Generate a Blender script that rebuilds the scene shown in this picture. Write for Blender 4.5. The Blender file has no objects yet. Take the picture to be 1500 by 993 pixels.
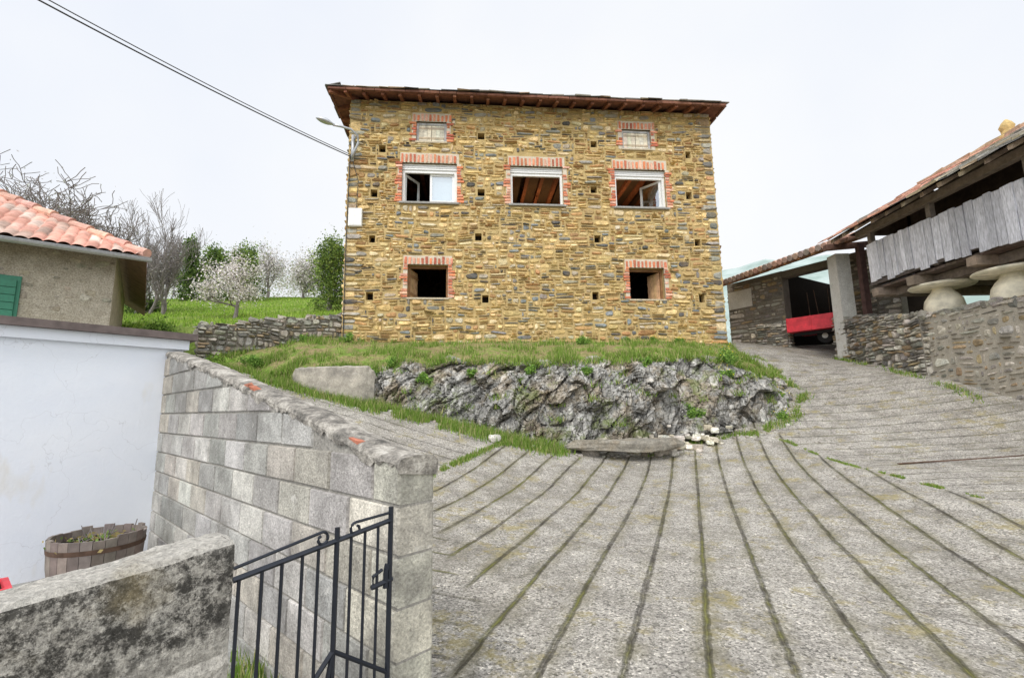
import bpy, math, random
import numpy as np
from mathutils import Vector, Matrix, noise as mn
random.seed(7); rng=np.random.default_rng(7)
sc=bpy.context.scene
U=random.uniform
# ------------------------------------------------------------------ node helper
class N:
    def __init__(s,name):
        s.mat=bpy.data.materials.new(name); s.mat.use_nodes=True; s.nt=s.mat.node_tree; s.nt.nodes.clear()
        s.G=s.n('ShaderNodeNewGeometry'); s.P=s.G.outputs['Position']
    def n(s,t,ins={},**pr):
        nd=s.nt.nodes.new(t)
        for k,v in pr.items(): setattr(nd,k,v)
        for k,v in ins.items():
            if isinstance(v,bpy.types.NodeSocket): s.nt.links.new(v,nd.inputs[k])
            elif v is not None: nd.inputs[k].default_value=v
        return nd
    def noise(s,sc,det=3,ro=.6,vec=None,dist=0):
        return s.n('ShaderNodeTexNoise',{'Vector':vec or s.P,'Scale':sc,'Detail':det,'Roughness':ro,'Distortion':dist}).outputs['Fac']
    def vor(s,sc,feature='F1',out='Distance',vec=None,rand=1):
        return s.n('ShaderNodeTexVoronoi',{'Vector':vec or s.P,'Scale':sc,'Randomness':rand},feature=feature).outputs[out]
    def ramp(s,f,st):
        nd=s.n('ShaderNodeValToRGB',{'Fac':f}); cr=nd.color_ramp
        while len(cr.elements)<len(st): cr.elements.new(.5)
        for e,(p,c) in zip(cr.elements,st):
            e.position=p; e.color=(c,c,c,1) if not isinstance(c,(tuple,list)) else (*c,1)
        return nd.outputs['Color']
    def mix(s,f,a,b,bl='MIX'):
        c=lambda v:(*v,1) if isinstance(v,(tuple,list)) and len(v)==3 else v
        return s.n('ShaderNodeMixRGB',{'Fac':f,'Color1':c(a),'Color2':c(b)},blend_type=bl).outputs['Color']
    def m(s,op,a,b=None,clamp=False):
        nd=s.n('ShaderNodeMath',operation=op,use_clamp=clamp)
        for i,v in enumerate((a,b)):
            if v is None: continue
            if isinstance(v,bpy.types.NodeSocket): s.nt.links.new(v,nd.inputs[i])
            else: nd.inputs[i].default_value=v
        return nd.outputs[0]
    def dot(s,v):
        return s.n('ShaderNodeVectorMath',{0:s.P,1:v},operation='DOT_PRODUCT').outputs['Value']
    def scl(s,v):
        return s.n('ShaderNodeVectorMath',{0:s.P,1:v},operation='MULTIPLY').outputs['Vector']
    def warp(s,sc,det=3,vec=None):
        return s.n('ShaderNodeVectorMath',{0:vec or s.P,1:s.n('ShaderNodeTexNoise',{'Vector':s.P,'Scale':sc,'Detail':det}).outputs['Color']},operation='ADD').outputs[0]
    def sep(s,c): return s.n('ShaderNodeSeparateColor',{'Color':c})
    def col(s,name='Col'): return s.n('ShaderNodeVertexColor',layer_name=name).outputs['Color']
    def out(s,c,rough=.85,h=None,bs=.5,bd=.02,spec=.3,metal=0,**kw):
        ins={'Base Color':(*c,1) if isinstance(c,tuple) else c,'Roughness':rough,'Metallic':metal,'Specular IOR Level':spec}
        ins.update(kw)
        if h is not None:
            ins['Normal']=s.n('ShaderNodeBump',{'Height':h,'Strength':bs,'Distance':bd}).outputs[0]
        b=s.n('ShaderNodeBsdfPrincipled',ins)
        s.n('ShaderNodeOutputMaterial',{'Surface':b.outputs[0]})
        return s.mat
# ------------------------------------------------------------------ materials
def m_stone(name,mul=1.0,rust=.3,rc=(.44,.28,.10)):
    a=N(name); c=a.col()
    n1=a.noise(9,5,.68); n2=a.noise(45,3,.6)
    c=a.mix(1,c,a.ramp(n1,[(.25,.58*mul),(.75,1.42*mul)]),'MULTIPLY')
    c=a.mix(a.m('MULTIPLY',a.ramp(a.noise(3.3,3),[(.48,0.),(.75,1.)]),rust),c,rc)
    c=a.mix(1,c,a.ramp(n2,[(.3,.75),(.7,1.25)]),'MULTIPLY')
    c=a.mix(1,c,a.ramp(a.noise(.8,4,.65),[(.3,.80),(.7,1.14)]),'MULTIPLY')
    return a.out(c,.9,a.m('ADD',n1,a.m('MULTIPLY',n2,.5)),.9,.035,.2)
MST=m_stone('rubble_stone',1.04,.4); MSG=m_stone('grey_rubble_stone',1.0,.18)
def m_mortar(name,c0,c1,dk=.55):
    a=N(name); n=a.noise(5,5,.68); n2=a.noise(50,3)
    c=a.mix(n,c0,c1); c=a.mix(1,c,a.ramp(n2,[(.3,dk+.2),(.7,1.2)]),'MULTIPLY')
    return a.out(c,.95,a.m('ADD',n,a.m('MULTIPLY',n2,.4)),.6,.03,.1)
MMO=m_mortar('ochre_mortar',(.34,.24,.10),(.68,.52,.26))
MMG=m_mortar('grey_mortar',(.14,.125,.105),(.32,.29,.24))
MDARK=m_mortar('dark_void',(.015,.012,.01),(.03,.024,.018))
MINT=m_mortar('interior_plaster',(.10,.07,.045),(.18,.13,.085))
def m_attr(name,rough=.85,lo=.7,hi=1.25,scale=14,bs=.4,bd=.01,spec=.3,st=(1,1,1)):
    a=N(name); n=a.noise(scale,5,.65,a.scl(st))
    return a.out(a.mix(1,a.col(),a.ramp(n,[(.25,lo),(.75,hi)]),'MULTIPLY'),rough,n,bs,bd,spec)
MBR=m_attr('brick',.9,.6,1.35); MSL=m_attr('slate',.75,.6,1.3,20); MTILE=m_attr('clay_tile',.85,.6,1.28,7)
MWO=m_attr('weathered_wood',.85,.5,1.4,6,.5,.01,.2,(7,7,1)); MWOH=m_attr('dark_wood',.85,.55,1.35,8)
def m_leaf(name):
    a=N(name); d=a.n('ShaderNodeBsdfDiffuse',{'Color':a.col()}); t=a.n('ShaderNodeBsdfTranslucent',{'Color':a.col()})
    x=a.n('ShaderNodeMixShader',{0:.35,1:d.outputs[0],2:t.outputs[0]}); a.n('ShaderNodeOutputMaterial',{'Surface':x.outputs[0]}); return a.mat
MLEAF=m_leaf('foliage'); MGR=m_leaf('grass_blades')
def m_bark():
    a=N('bark'); n=a.noise(12,5,.7); return a.out(a.mix(n,(.12,.105,.10),(.36,.33,.32)),.95,n,.6,.02,.1)
MBARK=m_bark()
def m_ground():
    a=N('ground_concrete')
    mk=a.sep(a.col('gm')); slab,grs=mk.outputs['Red'],mk.outputs['Green']
    wob=a.m('MULTIPLY',a.m('SUBTRACT',a.noise(.35,1),.5),.10)
    wob2=a.m('MULTIPLY',a.m('SUBTRACT',a.noise(7,4),.5),.09)
    def groove(v,sp,w0,w1):
        c=a.m('ADD',a.m('ADD',a.m('DIVIDE',a.dot(v),sp),wob),wob2)
        d=a.m('MULTIPLY',a.m('ABSOLUTE',a.m('SUBTRACT',a.m('FRACT',a.m('ADD',c,.5)),.5)),sp)
        return a.ramp(d,[(w0,1.),(w1,0.)])
    g1=groove((.936,-.352,0),.41,.003,.024); g2=groove((.30,.95,0),.36,.003,.02)
    g=a.mix(slab,a.mix(.7,(0,0,0),g2),g1)
    gd=groove((.936,-.352,0),.41,.01,.12)
    big=a.noise(.6,5,.6); mid=a.noise(3.2,5,.7); fine=a.noise(120,3,.8)
    ag=a.sep(a.vor(85,out='Color')).outputs['Red']; ag2=a.sep(a.vor(55,out='Color')).outputs['Green']
    c=a.mix(big,(.38,.35,.305),(.58,.55,.495))
    c=a.mix(1,c,a.ramp(mid,[(.3,.70),(.7,1.20)]),'MULTIPLY')
    c=a.mix(1,c,a.ramp(ag,[(0.,.36),(.3,.84),(.8,1.08),(1.,1.55)]),'MULTIPLY')
    c=a.mix(1,c,a.ramp(ag2,[(0.,.5),(.16,1.),(.92,1.),(1.,1.5)]),'MULTIPLY')
    c=a.mix(1,c,a.ramp(fine,[(.3,.6),(.7,1.32)]),'MULTIPLY')
    c=a.mix(a.ramp(a.noise(1.5,6,.75),[(.48,0.),(.66,.6)]),c,(.18,.165,.13))
    c=a.mix(a.ramp(a.noise(2.2,5,.80),[(.55,0.),(.65,.6)]),c,(.34,.28,.09))
    c=a.mix(a.ramp(a.noise(10,4,.8),[(.59,0.),(.65,.6)]),c,(.12,.115,.09))
    c=a.mix(a.m('MULTIPLY',a.m('MULTIPLY',gd,slab),a.ramp(a.noise(2.4,5,.75),[(.42,0.),(.60,.7)])),c,(.21,.19,.11))
    wid=a.ramp(a.noise(1.5,4,.75),[(.36,.3),(.58,1.)])
    gc=a.mix(a.ramp(a.noise(1.6,4,.7),[(.44,0.),(.60,1.)]),(.075,.065,.05),(.20,.20,.05))
    c=a.mix(a.m('MULTIPLY',a.m('MULTIPLY',g,wid),.95),c,gc)
    crack=a.ramp(a.vor(.35,'DISTANCE_TO_EDGE',vec=a.warp(1.5,4)),[(.0,.7),(.004,0.)])
    c=a.mix(crack,c,(.12,.10,.08))
    soil=a.mix(a.noise(4,5,.7),(.10,.16,.03),(.30,.25,.13))
    c=a.mix(grs,c,soil)
    h=a.m('SUBTRACT',a.m('ADD',a.m('MULTIPLY',fine,.35),a.m('MULTIPLY',ag,.45)),a.m('MULTIPLY',g,2.4))
    h=a.m('ADD',h,a.m('MULTIPLY',mid,.9))
    return a.out(c,.9,h,1.,.016,.25)
MG=m_ground()
def m_blk():
    a=N('concrete_block'); n=a.noise(5,6,.7); f=a.noise(80,3,.7)
    c=a.mix(1,a.col(),a.ramp(n,[(.28,.60),(.7,1.28)]),'MULTIPLY')
    c=a.mix(1,c,a.ramp(f,[(.3,.66),(.7,1.22)]),'MULTIPLY')
    c=a.mix(a.ramp(a.noise(1.4,6,.75),[(.46,0.),(.62,.66)]),c,(.17,.16,.145))
    c=a.mix(a.ramp(a.noise(6,5,.8),[(.62,0.),(.69,.5)]),c,(.72,.70,.65))
    c=a.mix(a.ramp(a.vor(28),[(.03,.6),(.12,0.)]),c,(.14,.13,.12))
    return a.out(c,.92,a.m('ADD',n,a.m('MULTIPLY',f,.6)),.8,.012,.2)
MBLK=m_blk()
def m_cap():
    a=N('rough_mortar_cap'); n=a.noise(7,6,.78); f=a.noise(60,3,.7)
    c=a.ramp(n,[(.36,(.10,.095,.085)),(.48,(.27,.25,.22)),(.56,(.44,.41,.36)),(.68,(.68,.65,.59))])
    c=a.mix(1,c,a.ramp(f,[(.3,.7),(.7,1.2)]),'MULTIPLY')
    return a.out(c,.95,a.m('ADD',n,f),.9,.012,.2)
MCAP=m_cap()
def m_para():
    a=N('stained_concrete'); z=a.n('ShaderNodeSeparateXYZ',{'Vector':a.P}).outputs['Z']
    nz=a.n('ShaderNodeSeparateXYZ',{'Vector':a.G.outputs['Normal']}).outputs['Z']
    n=a.noise(5,7,.75); f=a.noise(70,4,.8)
    c=a.mix(n,(.42,.39,.34),(.80,.77,.70))
    zz=a.m('ADD',z,a.m('MULTIPLY',a.m('SUBTRACT',a.noise(4,5,.75),.5),.42))
    band=a.ramp(a.m('SUBTRACT',zz,.5),[(.26,0.),(.40,1.),(.64,.95)])
    dk=a.m('MULTIPLY',band,a.ramp(a.noise(15,6,.85),[(.45,1.),(.57,.10)]))
    top=a.ramp(nz,[(.35,1.),(.7,.22)])
    c=a.mix(a.m('MULTIPLY',a.m('MULTIPLY',dk,top),.93),c,(.04,.038,.034))
    c=a.mix(a.ramp(a.noise(2.2,4,.6),[(.56,0.),(.66,.45)]),c,(.38,.31,.17))
    c=a.mix(1,c,a.ramp(f,[(.32,.5),(.65,1.2)]),'MULTIPLY')
    return a.out(c,.95,a.m('ADD',n,f),1.,.014,.15)
MPAR=m_para()
def m_white():
    a=N('white_plaster'); n=a.noise(1.6,6,.65); f=a.noise(45,3)
    c=a.mix(n,(.68,.73,.82),(.83,.85,.88))
    c=a.mix(a.ramp(a.noise(1.1,5,.7,a.scl((1,1,.35))),[(.55,0.),(.67,.55)]),c,(.62,.56,.42))
    cr=a.ramp(a.vor(1.1,'DISTANCE_TO_EDGE',vec=a.warp(2.5,4)),[(0.,.4),(.004,0.)])
    c=a.mix(cr,c,(.42,.42,.44))
    return a.out(c,.8,a.m('ADD',n,a.m('MULTIPLY',f,.3)),.3,.02,.3)
MWH=m_white()
def m_simple(name,c,rough=.5,metal=0,spec=.5,nz=25,lo=.82,**k):
    a=N(name); n=a.noise(nz,5,.6)
    return a.out(a.mix(1,(*c,1),a.ramp(n,[(.3,lo),(.7,1.1)]),'MULTIPLY'),rough,n,.15,.005,spec,metal,**k)
MPVC=m_simple('white_pvc',(.84,.84,.82),.35); MIRON=m_simple('black_iron',(.018,.022,.032),.42,.3)
MRUST=m_simple('rusty_iron',(.14,.09,.065),.9,0,.2,12,.5)
MGALV=m_simple('galvanised_steel',(.55,.57,.60),.4,.5); MCAB=m_simple('black_cable',(.03,.03,.03),.6)
MSLAB=m_simple('roof_slab_edge',(.17,.135,.125),.9,nz=9,lo=.6)
MGREEN=m_simple('green_shutter_paint',(.03,.20,.12),.5); MRED=m_simple('red_paint',(.70,.04,.06),.55,nz=5,lo=.6)
MRUB=m_simple('rubber_tyre',(.02,.02,.02),.9); MSTAD=m_simple('staddle_stone',(.93,.86,.68),.95,nz=5,lo=.62)
MBEIGE=m_mortar('beige_render',(.26,.22,.15),(.70,.64,.54),.35)
MWP=m_mortar('whitewash',(.50,.48,.43),(.85,.84,.80))
def m_glass():
    a=N('window_glass')
    g=a.n('ShaderNodeBsdfGlossy',{'Color':(.85,.9,.95,1),'Roughness':.03}); t=a.n('ShaderNodeBsdfTransparent',{'Color':(.75,.8,.8,1)})
    x=a.n('ShaderNodeMixShader',{0:.35,1:t.outputs[0],2:g.outputs[0]}); a.n('ShaderNodeOutputMaterial',{'Surface':x.outputs[0]}); return a.mat
MGL=m_glass()
def m_reflection():  # pale bluish sheet behind one pane; the sky reflection is painted into its colour
    a=N('painted_sky_reflection'); n=a.noise(5,4)
    return a.out(a.mix(n,(.55,.63,.70),(.74,.80,.85)),.9)
MREFL=m_reflection()
def m_rock():
    a=N('schist_rock')
    rv=a.n('ShaderNodeMapping',{'Vector':a.P,'Rotation':(0,math.radians(32),math.radians(15)),'Scale':(2.6,1.5,.9)}).outputs[0]
    wv=a.n('ShaderNodeVectorMath',{0:rv,1:a.n('ShaderNodeVectorMath',{0:a.n('ShaderNodeTexNoise',{'Vector':a.P,'Scale':3.,'Detail':4}).outputs['Color'],1:(.5,.5,.5)},operation='MULTIPLY').outputs[0]},operation='ADD').outputs[0]
    n=a.noise(2.6,6,.78,rv); n2=a.noise(22,4,.7)
    c=a.ramp(n,[(.30,(.11,.108,.10)),(.42,(.28,.275,.26)),(.54,(.46,.45,.42)),(.68,(.74,.71,.65))])
    cell=a.sep(a.vor(2.4,out='Color',vec=wv)).outputs['Red']
    c=a.mix(1,c,a.ramp(cell,[(0.,.60),(1.,1.28)]),'MULTIPLY')
    c=a.mix(a.ramp(a.noise(1.4,5,.7),[(.48,0.),(.60,.55)]),c,(.42,.31,.17))
    c=a.mix(1,c,a.ramp(n2,[(.3,.65),(.7,1.28)]),'MULTIPLY')
    c=a.mix(a.ramp(a.noise(2.8,5,.8),[(.54,0.),(.62,.6)]),c,(.10,.095,.085))
    e=a.vor(2.4,'DISTANCE_TO_EDGE',vec=wv); e2=a.vor(6,'DISTANCE_TO_EDGE',vec=wv)
    c=a.mix(a.ramp(e,[(.0,.8),(.04,0.)]),c,(.06,.055,.045))
    c=a.mix(a.ramp(e2,[(.0,.5),(.04,0.)]),c,(.11,.10,.08))
    c=a.mix(a.ramp(a.noise(1.3,6,.78),[(.54,0.),(.62,.7)]),c,(.17,.21,.06))
    h=a.m('ADD',a.m('ADD',n,a.m('MULTIPLY',n2,.4)),a.m('MULTIPLY',a.ramp(e,[(0.,0.),(.12,1.)]),.5))
    return a.out(c,.9,h,.9,.06,.2)
MROCK=m_rock()
def m_grassground(name='grass_soil',br=.35):
    a=N(name); n=a.noise(1.3,6,.72); n2=a.noise(14,4,.7)
    c=a.ramp(n,[(.3,(.11,.18,.03)),(.5,(.19,.29,.055)),(.7,(.30,.37,.10))])
    c=a.mix(a.ramp(a.noise(2.2,5,.75),[(.40,0.),(.54,br*2)]),c,(.31,.24,.13))
    c=a.mix(1,c,a.ramp(n2,[(.3,.6),(.7,1.3)]),'MULTIPLY')
    return a.out(c,.95,n2,1.,.06,.1)
MGS=m_grassground('grass_soil',.45); MMEAD=m_grassground('meadow',.10)
def m_hill():  # fog over the distance is put into these pale base colours
    a=N('haze_tinted_hillside'); n=a.noise(.09,6,.75)
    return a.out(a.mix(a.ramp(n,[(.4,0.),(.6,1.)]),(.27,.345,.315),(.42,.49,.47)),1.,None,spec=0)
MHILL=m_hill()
def m_bulb():
    a=N('lit_bulb'); e=a.n('ShaderNodeEmission',{'Color':(1,.55,.15,1),'Strength':9.}); a.n('ShaderNodeOutputMaterial',{'Surface':e.outputs[0]}); return a.mat
MBULB=m_bulb()
# ------------------------------------------------------------------ mesh helper
class MB:
    def __init__(s): s.v=[];s.f=[];s.c=[];s.mi=[]
    def add(s,vs,fs,col=(.5,.5,.5),mi=0):
        b=len(s.v); s.v+= [tuple(v) for v in vs]; s.f+=[tuple(i+b for i in f) for f in fs]
        s.c+=[(*col[:3],1)]*len(vs); s.mi+=[mi]*len(fs)
    def box(s,O,X,Y,Z,col=(.5,.5,.5),mi=0,jit=0):
        O,X,Y,Z=map(Vector,(O,X,Y,Z)); vs=[]
        for k in (0,1):
            for j in (0,1):
                for i in (0,1):
                    p=O+X*i+Y*j+Z*k
                    if jit: p+=Vector((U(-jit,jit),U(-jit,jit),U(-jit,jit)))
                    vs.append(p)
        s.add(vs,[(0,2,3,1),(4,5,7,6),(0,1,5,4),(2,6,7,3),(0,4,6,2),(1,3,7,5)],col,mi)
    def tube(s,pts,rs,n=8,col=(.5,.5,.5),mi=0,cap=True):
        pts=[Vector(p) for p in pts]
        if not isinstance(rs,(list,tuple)): rs=[rs]*len(pts)
        vs=[];fs=[]
        for i,p in enumerate(pts):
            d=(pts[min(i+1,len(pts)-1)]-pts[max(i-1,0)])
            if d.length<1e-7: d=Vector((0,0,1))
            d.normalize(); a=d.cross(Vector((0,0,1)) if abs(d.z)<.95 else Vector((1,0,0))).normalized(); b=d.cross(a)
            for k in range(n):
                t=2*math.pi*k/n; vs.append(p+(a*math.cos(t)+b*math.sin(t))*rs[i])
        for i in range(len(pts)-1):
            for k in range(n): fs.append((i*n+k,i*n+(k+1)%n,(i+1)*n+(k+1)%n,(i+1)*n+k))
        if cap: fs.append(tuple(range(n))[::-1]); fs.append(tuple((len(pts)-1)*n+k for k in range(n)))
        s.add(vs,fs,col,mi)
    def lathe(s,c,prof,n=24,col=(.5,.5,.5),mi=0):
        vs=[];fs=[]
        for r,z in prof:
            for k in range(n):
                t=2*math.pi*k/n; vs.append((c[0]+r*math.cos(t),c[1]+r*math.sin(t),c[2]+z))
        for i in range(len(prof)-1):
            for k in range(n): fs.append((i*n+k,i*n+(k+1)%n,(i+1)*n+(k+1)%n,(i+1)*n+k))
        s.add(vs,fs,col,mi)
    def build(s,name,mats,parent=None,smooth=False):
        me=bpy.data.meshes.new(name); me.from_pydata(s.v,[],s.f)
        for m in (mats if isinstance(mats,list) else [mats]): me.materials.append(m)
        me.polygons.foreach_set('material_index',s.mi)
        ca=me.color_attributes.new(name='Col',type='FLOAT_COLOR',domain='POINT')
        ca.data.foreach_set('color',np.array(s.c,dtype=np.float32).ravel())
        if smooth: me.polygons.foreach_set('use_smooth',[True]*len(me.polygons))
        me.update(); o=bpy.data.objects.new(name,me); sc.collection.objects.link(o)
        if parent: o.parent=parent
        return o
def fast(name,V,C,k,mat,parent=None):
    n=len(V)//k; me=bpy.data.meshes.new(name); me.vertices.add(len(V)); me.vertices.foreach_set('co',V.astype(np.float32).ravel())
    me.loops.add(len(V)); me.loops.foreach_set('vertex_index',np.arange(len(V),dtype=np.int32))
    me.polygons.add(n); me.polygons.foreach_set('loop_start',np.arange(0,len(V),k,dtype=np.int32))
    try: me.polygons.foreach_set('loop_total',np.full(n,k,dtype=np.int32))
    except Exception: pass
    ca=me.color_attributes.new(name='Col',type='FLOAT_COLOR',domain='POINT')
    ca.data.foreach_set('color',np.c_[C,np.ones(len(C))].astype(np.float32).ravel())
    me.materials.append(mat); me.update(calc_edges=True); me.validate()
    o=bpy.data.objects.new(name,me); sc.collection.objects.link(o)
    if parent: o.parent=parent
    return o
def empty(name):
    o=bpy.data.objects.new(name,None); sc.collection.objects.link(o); return o
def frame(O,ang):
    ca,sa=math.cos(math.radians(ang)),math.sin(math.radians(ang))
    return lambda s,t,z: Vector((O[0]+s*ca-t*sa,O[1]+s*sa+t*ca,z))   # t>0 = behind the face
def lbox(mb,F,s0,s1,t0,t1,z0,z1,col=(.5,.5,.5),mi=0,jit=0):
    o=F(s0,t0,z0); mb.box(o,F(s1,t0,z0)-o,F(s0,t1,z0)-o,(0,0,z1-z0),col,mi,jit)
def jc(c,a=.12,hue=.04):
    k=1+U(-a,a); return tuple(max(.01,x*k*(1+U(-hue,hue))) for x in c)
OCH=[((.70,.52,.25),10),((.59,.43,.19),8),((.76,.62,.37),7),((.34,.32,.28),3.5),((.24,.26,.27),3),((.40,.25,.12),4),((.52,.30,.14),3),((.12,.115,.11),1.8),((.55,.48,.35),4)]
GRY=[((.42,.40,.35),6),((.31,.29,.26),6),((.53,.49,.42),5),((.20,.19,.17),4),((.43,.34,.21),3),((.62,.58,.50),2),((.32,.24,.15),2)]
DRY=[((.34,.33,.29),6),((.22,.215,.19),5),((.46,.43,.37),5),((.38,.30,.20),3),((.54,.50,.43),2)]
def pick(pal): return jc(random.choices([p[0] for p in pal],[p[1] for p in pal])[0],.2)
RP=[(-1,-.5),(-.68,-1),(.68,-1),(1,-.5),(1,.5),(.68,1),(-.68,1),(-1,.5)]
def stone(mb,F,u0,u1,z0,z1,pr,col,wf=None,mi=0,tilt=.07):
    uc,zc=(u0+u1)/2,(z0+z1)/2; hu,hz=(u1-u0)/2,(z1-z0)/2; bev=min(hu,hz)*.36; p=pr*U(.35,1.25)
    tx,tz=U(-.35,.35)*p,U(-.35,.35)*p; vs=[]; sk=U(-tilt,tilt); tp=U(-.3,.3)
    out=[(x*hu*(1+U(-.20,.05)),z*hz*(1+U(-.30,.12))*(1+tp*x)+sk*x*hu) for x,z in RP]
    def w(u,z): return wf(u,z) if wf else 0
    for x,z in out: vs.append(F(uc+x,.0,zc+z+w(uc+x,zc+z)))
    for x,z in out:
        kx=1-bev/hu*U(.5,1.3); kz=1-bev/hz*U(.5,1.3)
        vs.append(F(uc+x*kx,-(p+tx*x/hu+tz*z/hz+U(-.14,.14)*p),zc+z*kz+w(uc+x,zc+z)))
    vs.append(F(uc,-(p*U(.95,1.2)),zc+w(uc,zc)))
    fs=[(i,(i+1)%8,8+(i+1)%8,8+i) for i in range(8)]+[(8+i,8+(i+1)%8,16) for i in range(8)]
    mb.add(vs,fs,col,mi)
def clip(a,b,z0,z1,holes):
    segs=[(a,b)]
    for (p,q,r,s) in holes:
        if min(s,z1)-max(r,z0)<=.2*(z1-z0): continue
        ns=[]
        for (x,y) in segs:
            if q<=x or p>=y: ns.append((x,y)); continue
            if p>x: ns.append((x,p))
            if q<y: ns.append((q,y))
        segs=ns
    return segs
def rubble(mb,F,L,z0f,z1f,holes=[],h=(.08,.19),l=(.16,.6),pal=OCH,pr=.045,gap=.012,wf=None,quoin=False,mi=0,band=(.28,.5),ch=(.45,1.3)):
    zmin=min(z0f(u*L/20) for u in range(21)); zmax=max(z1f(u*L/20) for u in range(21)); z=zmin
    while z<zmax-.02:
        ze=z+U(*band)
        if zmax-ze<.12: ze=zmax
        u=0.
        if quoin:
            for side in (0,1):
                zz=z
                while zz<ze-.03:
                    zq=min(ze,zz+U(.12,.24))
                    if ze-zq<.07: zq=ze
                    w=U(.28,.55); g=gap*.7
                    s0,s1=(0,w) if side==0 else (L-w,L)
                    for a,b in clip(s0,s1,zz,zq,holes): stone(mb,F,a,b-.01,zz+g/2,zq-g/2,pr,pick(DRY if random.random()<.6 else pal),wf,mi,.01)
                    zz=zq
        qa=.3 if quoin else 0
        u=qa*.95
        while u<L-qa-.02:
            ue=u+U(*ch)
            if L-qa-ue<.3: ue=L-qa*.95
            zz=z
            while zz<ze-.02:
                zq=zz+h[0]+(h[1]-h[0])*random.random()**1.2
                if ze-zq<h[0]*.75: zq=ze
                x=u
                while x<ue-.02:
                    xe=x+U(*l)*(.55+.9*random.random())
                    if ue-xe<l[0]*.6: xe=ue
                    for a,b in clip(x,xe,zz,zq,holes):
                        if b-a<.05: continue
                        um=(a+b)/2
                        if zz>=z0f(um)-.2 and (zz+zq)/2<=z1f(um):
                            g=gap*U(.5,1.5); dz=U(-.014,.014)
                            if (zq-zz)>h[0]*1.7 and random.random()<.25:
                                zm=zz+(zq-zz)*U(.4,.6); stone(mb,F,a+g/2,b-g/2,zz+g/2,zm-g/2,pr,pick(pal),wf,mi); stone(mb,F,a+g/2,b-g/2,zm+g/2,zq-g/2,pr,pick(pal),wf,mi)
                            else: stone(mb,F,a+g/2,b-g/2,zz+g/2+dz,zq-g/2+dz,pr,pick(pal),wf,mi)
                    x=xe
                zz=zq
            u=ue
        z=ze
def core(mb,F,L,z0f,z1f,t0,t1,mi=0,n=24):
    for i in range(n):
        a,b=L*i/n,L*(i+1)/n
        vs=[F(a,t0,z0f(a)),F(b,t0,z0f(b)),F(b,t0,z1f(b)),F(a,t0,z1f(a)),F(a,t1,z0f(a)),F(b,t1,z0f(b)),F(b,t1,z1f(b)),F(a,t1,z1f(a))]
        fs=[(0,1,2,3),(5,4,7,6),(3,2,6,7)]
        if i==0: fs.append((4,0,3,7))
        if i==n-1: fs.append((1,5,6,2))
        mb.add(vs,fs,(.4,.35,.28),mi)
# ------------------------------------------------------------------ ground
CP=[(0,-3,0.05),(-4,-3,.05),(6,-3,.1),(12,-3,.4),(-.4,2.6,.17),(.49,2.6,.17),(1.52,2.6,.15),(.94,4.7,.2),(3.99,4.5,.22),(-1.26,7,.55),(-3.3,8.5,1.37),(-.16,9.2,.92),
(2.18,9.8,.62),(5.34,9.7,.88),(5.43,6.5,.48),(5.3,5,.4),(8.48,8,.93),(9.42,8.8,1.37),(7.42,9.5,1.13),(7.44,11.5,1.89),(9.53,11,2.15),(10,14.5,2.93),(7.15,13,2.52),(7.44,15,3.35),
(10.8,15.8,3.35),(8.7,18.5,4.0),(12,20,4.1),(7.5,22,4.3),(-4.81,9.5,1.91),(-6.1,10,2.37),(-7.7,11,2.5),(-4,5.6,.95),(-6,8,1.9),(-9,8,2.3),(-12,12,2.8),(-14,20,3.6),(-5,20,3.2),(2,18,3.0),(16,10,2.6),(16,-3,.8),(12,5,1.3),(-12,0,.4),(3,13,2.2),(-2,13,2.2),(14,14,3.2)]
cp=np.array(CP,float); nC=len(cp)
def phi(r2): return np.where(r2>0,r2*np.log(np.maximum(r2,1e-12))*.5,0)
D=((cp[:,None,:2]-cp[None,:,:2])**2).sum(-1)
A=np.zeros((nC+3,nC+3)); A[:nC,:nC]=phi(D)+np.eye(nC)*.05; A[:nC,nC]=1; A[:nC,nC+1:]=cp[:,:2]; A[nC,:nC]=1; A[nC+1:,:nC]=cp[:,:2].T
sol=np.linalg.solve(A,np.r_[cp[:,2],0,0,0])
def gz(x,y):
    x=np.clip(np.asarray(x,float),-14,16); y=np.clip(np.asarray(y,float),-4,22)
    z=sol[nC]+sol[nC+1]*x+sol[nC+2]*y
    for i in range(nC): z=z+sol[i]*phi((x-cp[i,0])**2+(y-cp[i,1])**2)
    return z
def inpoly(x,y,poly):
    r=np.zeros(x.shape,bool); n=len(poly)
    for i in range(n):
        (x1,y1),(x2,y2)=poly[i],poly[(i+1)%n]
        c=((y1>y)!=(y2>y))&(x<(x2-x1)*(y-y1)/(y2-y1+1e-12)+x1); r^=c
    return r
def dens(a,b,st,far):
    c=list(np.arange(a,b+1e-6,st)); s=st
    lo=[];v=a
    while v>-far: s*=1.35; v-=s; lo.append(v)
    s=st;hi=[];v=c[-1]
    while v<far: s*=1.35; v+=s; hi.append(v)
    return np.array(lo[::-1]+c+hi)
xs=dens(-9,12.5,.1,400); ys=dens(-1,17,.1,400)
X,Y=np.meshgrid(xs,ys); Z=gz(X,Y)
court=[(-.52,1.97),(-3.76,5.1),(-7.5,1.0),(-6,-3),(-2.2,-1),(-.9,1.45)]
Z=np.where(inpoly(X,Y,court),.02,Z)
nn=np.array([mn.noise(Vector((x*.9,y*.9,0))) for x,y in zip(X.ravel(),Y.ravel())]).reshape(X.shape)
Z=Z+nn*.02
slabp=[(-.5,-3),(-.3,3.5),(-1.26,7.0),(-.16,9.25),(.6,10.5),(5.5,10.5),(5.42,7),(5.3,4.6),(9,-3)]
slab=inpoly(X,Y,slabp).astype(float)
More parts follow.
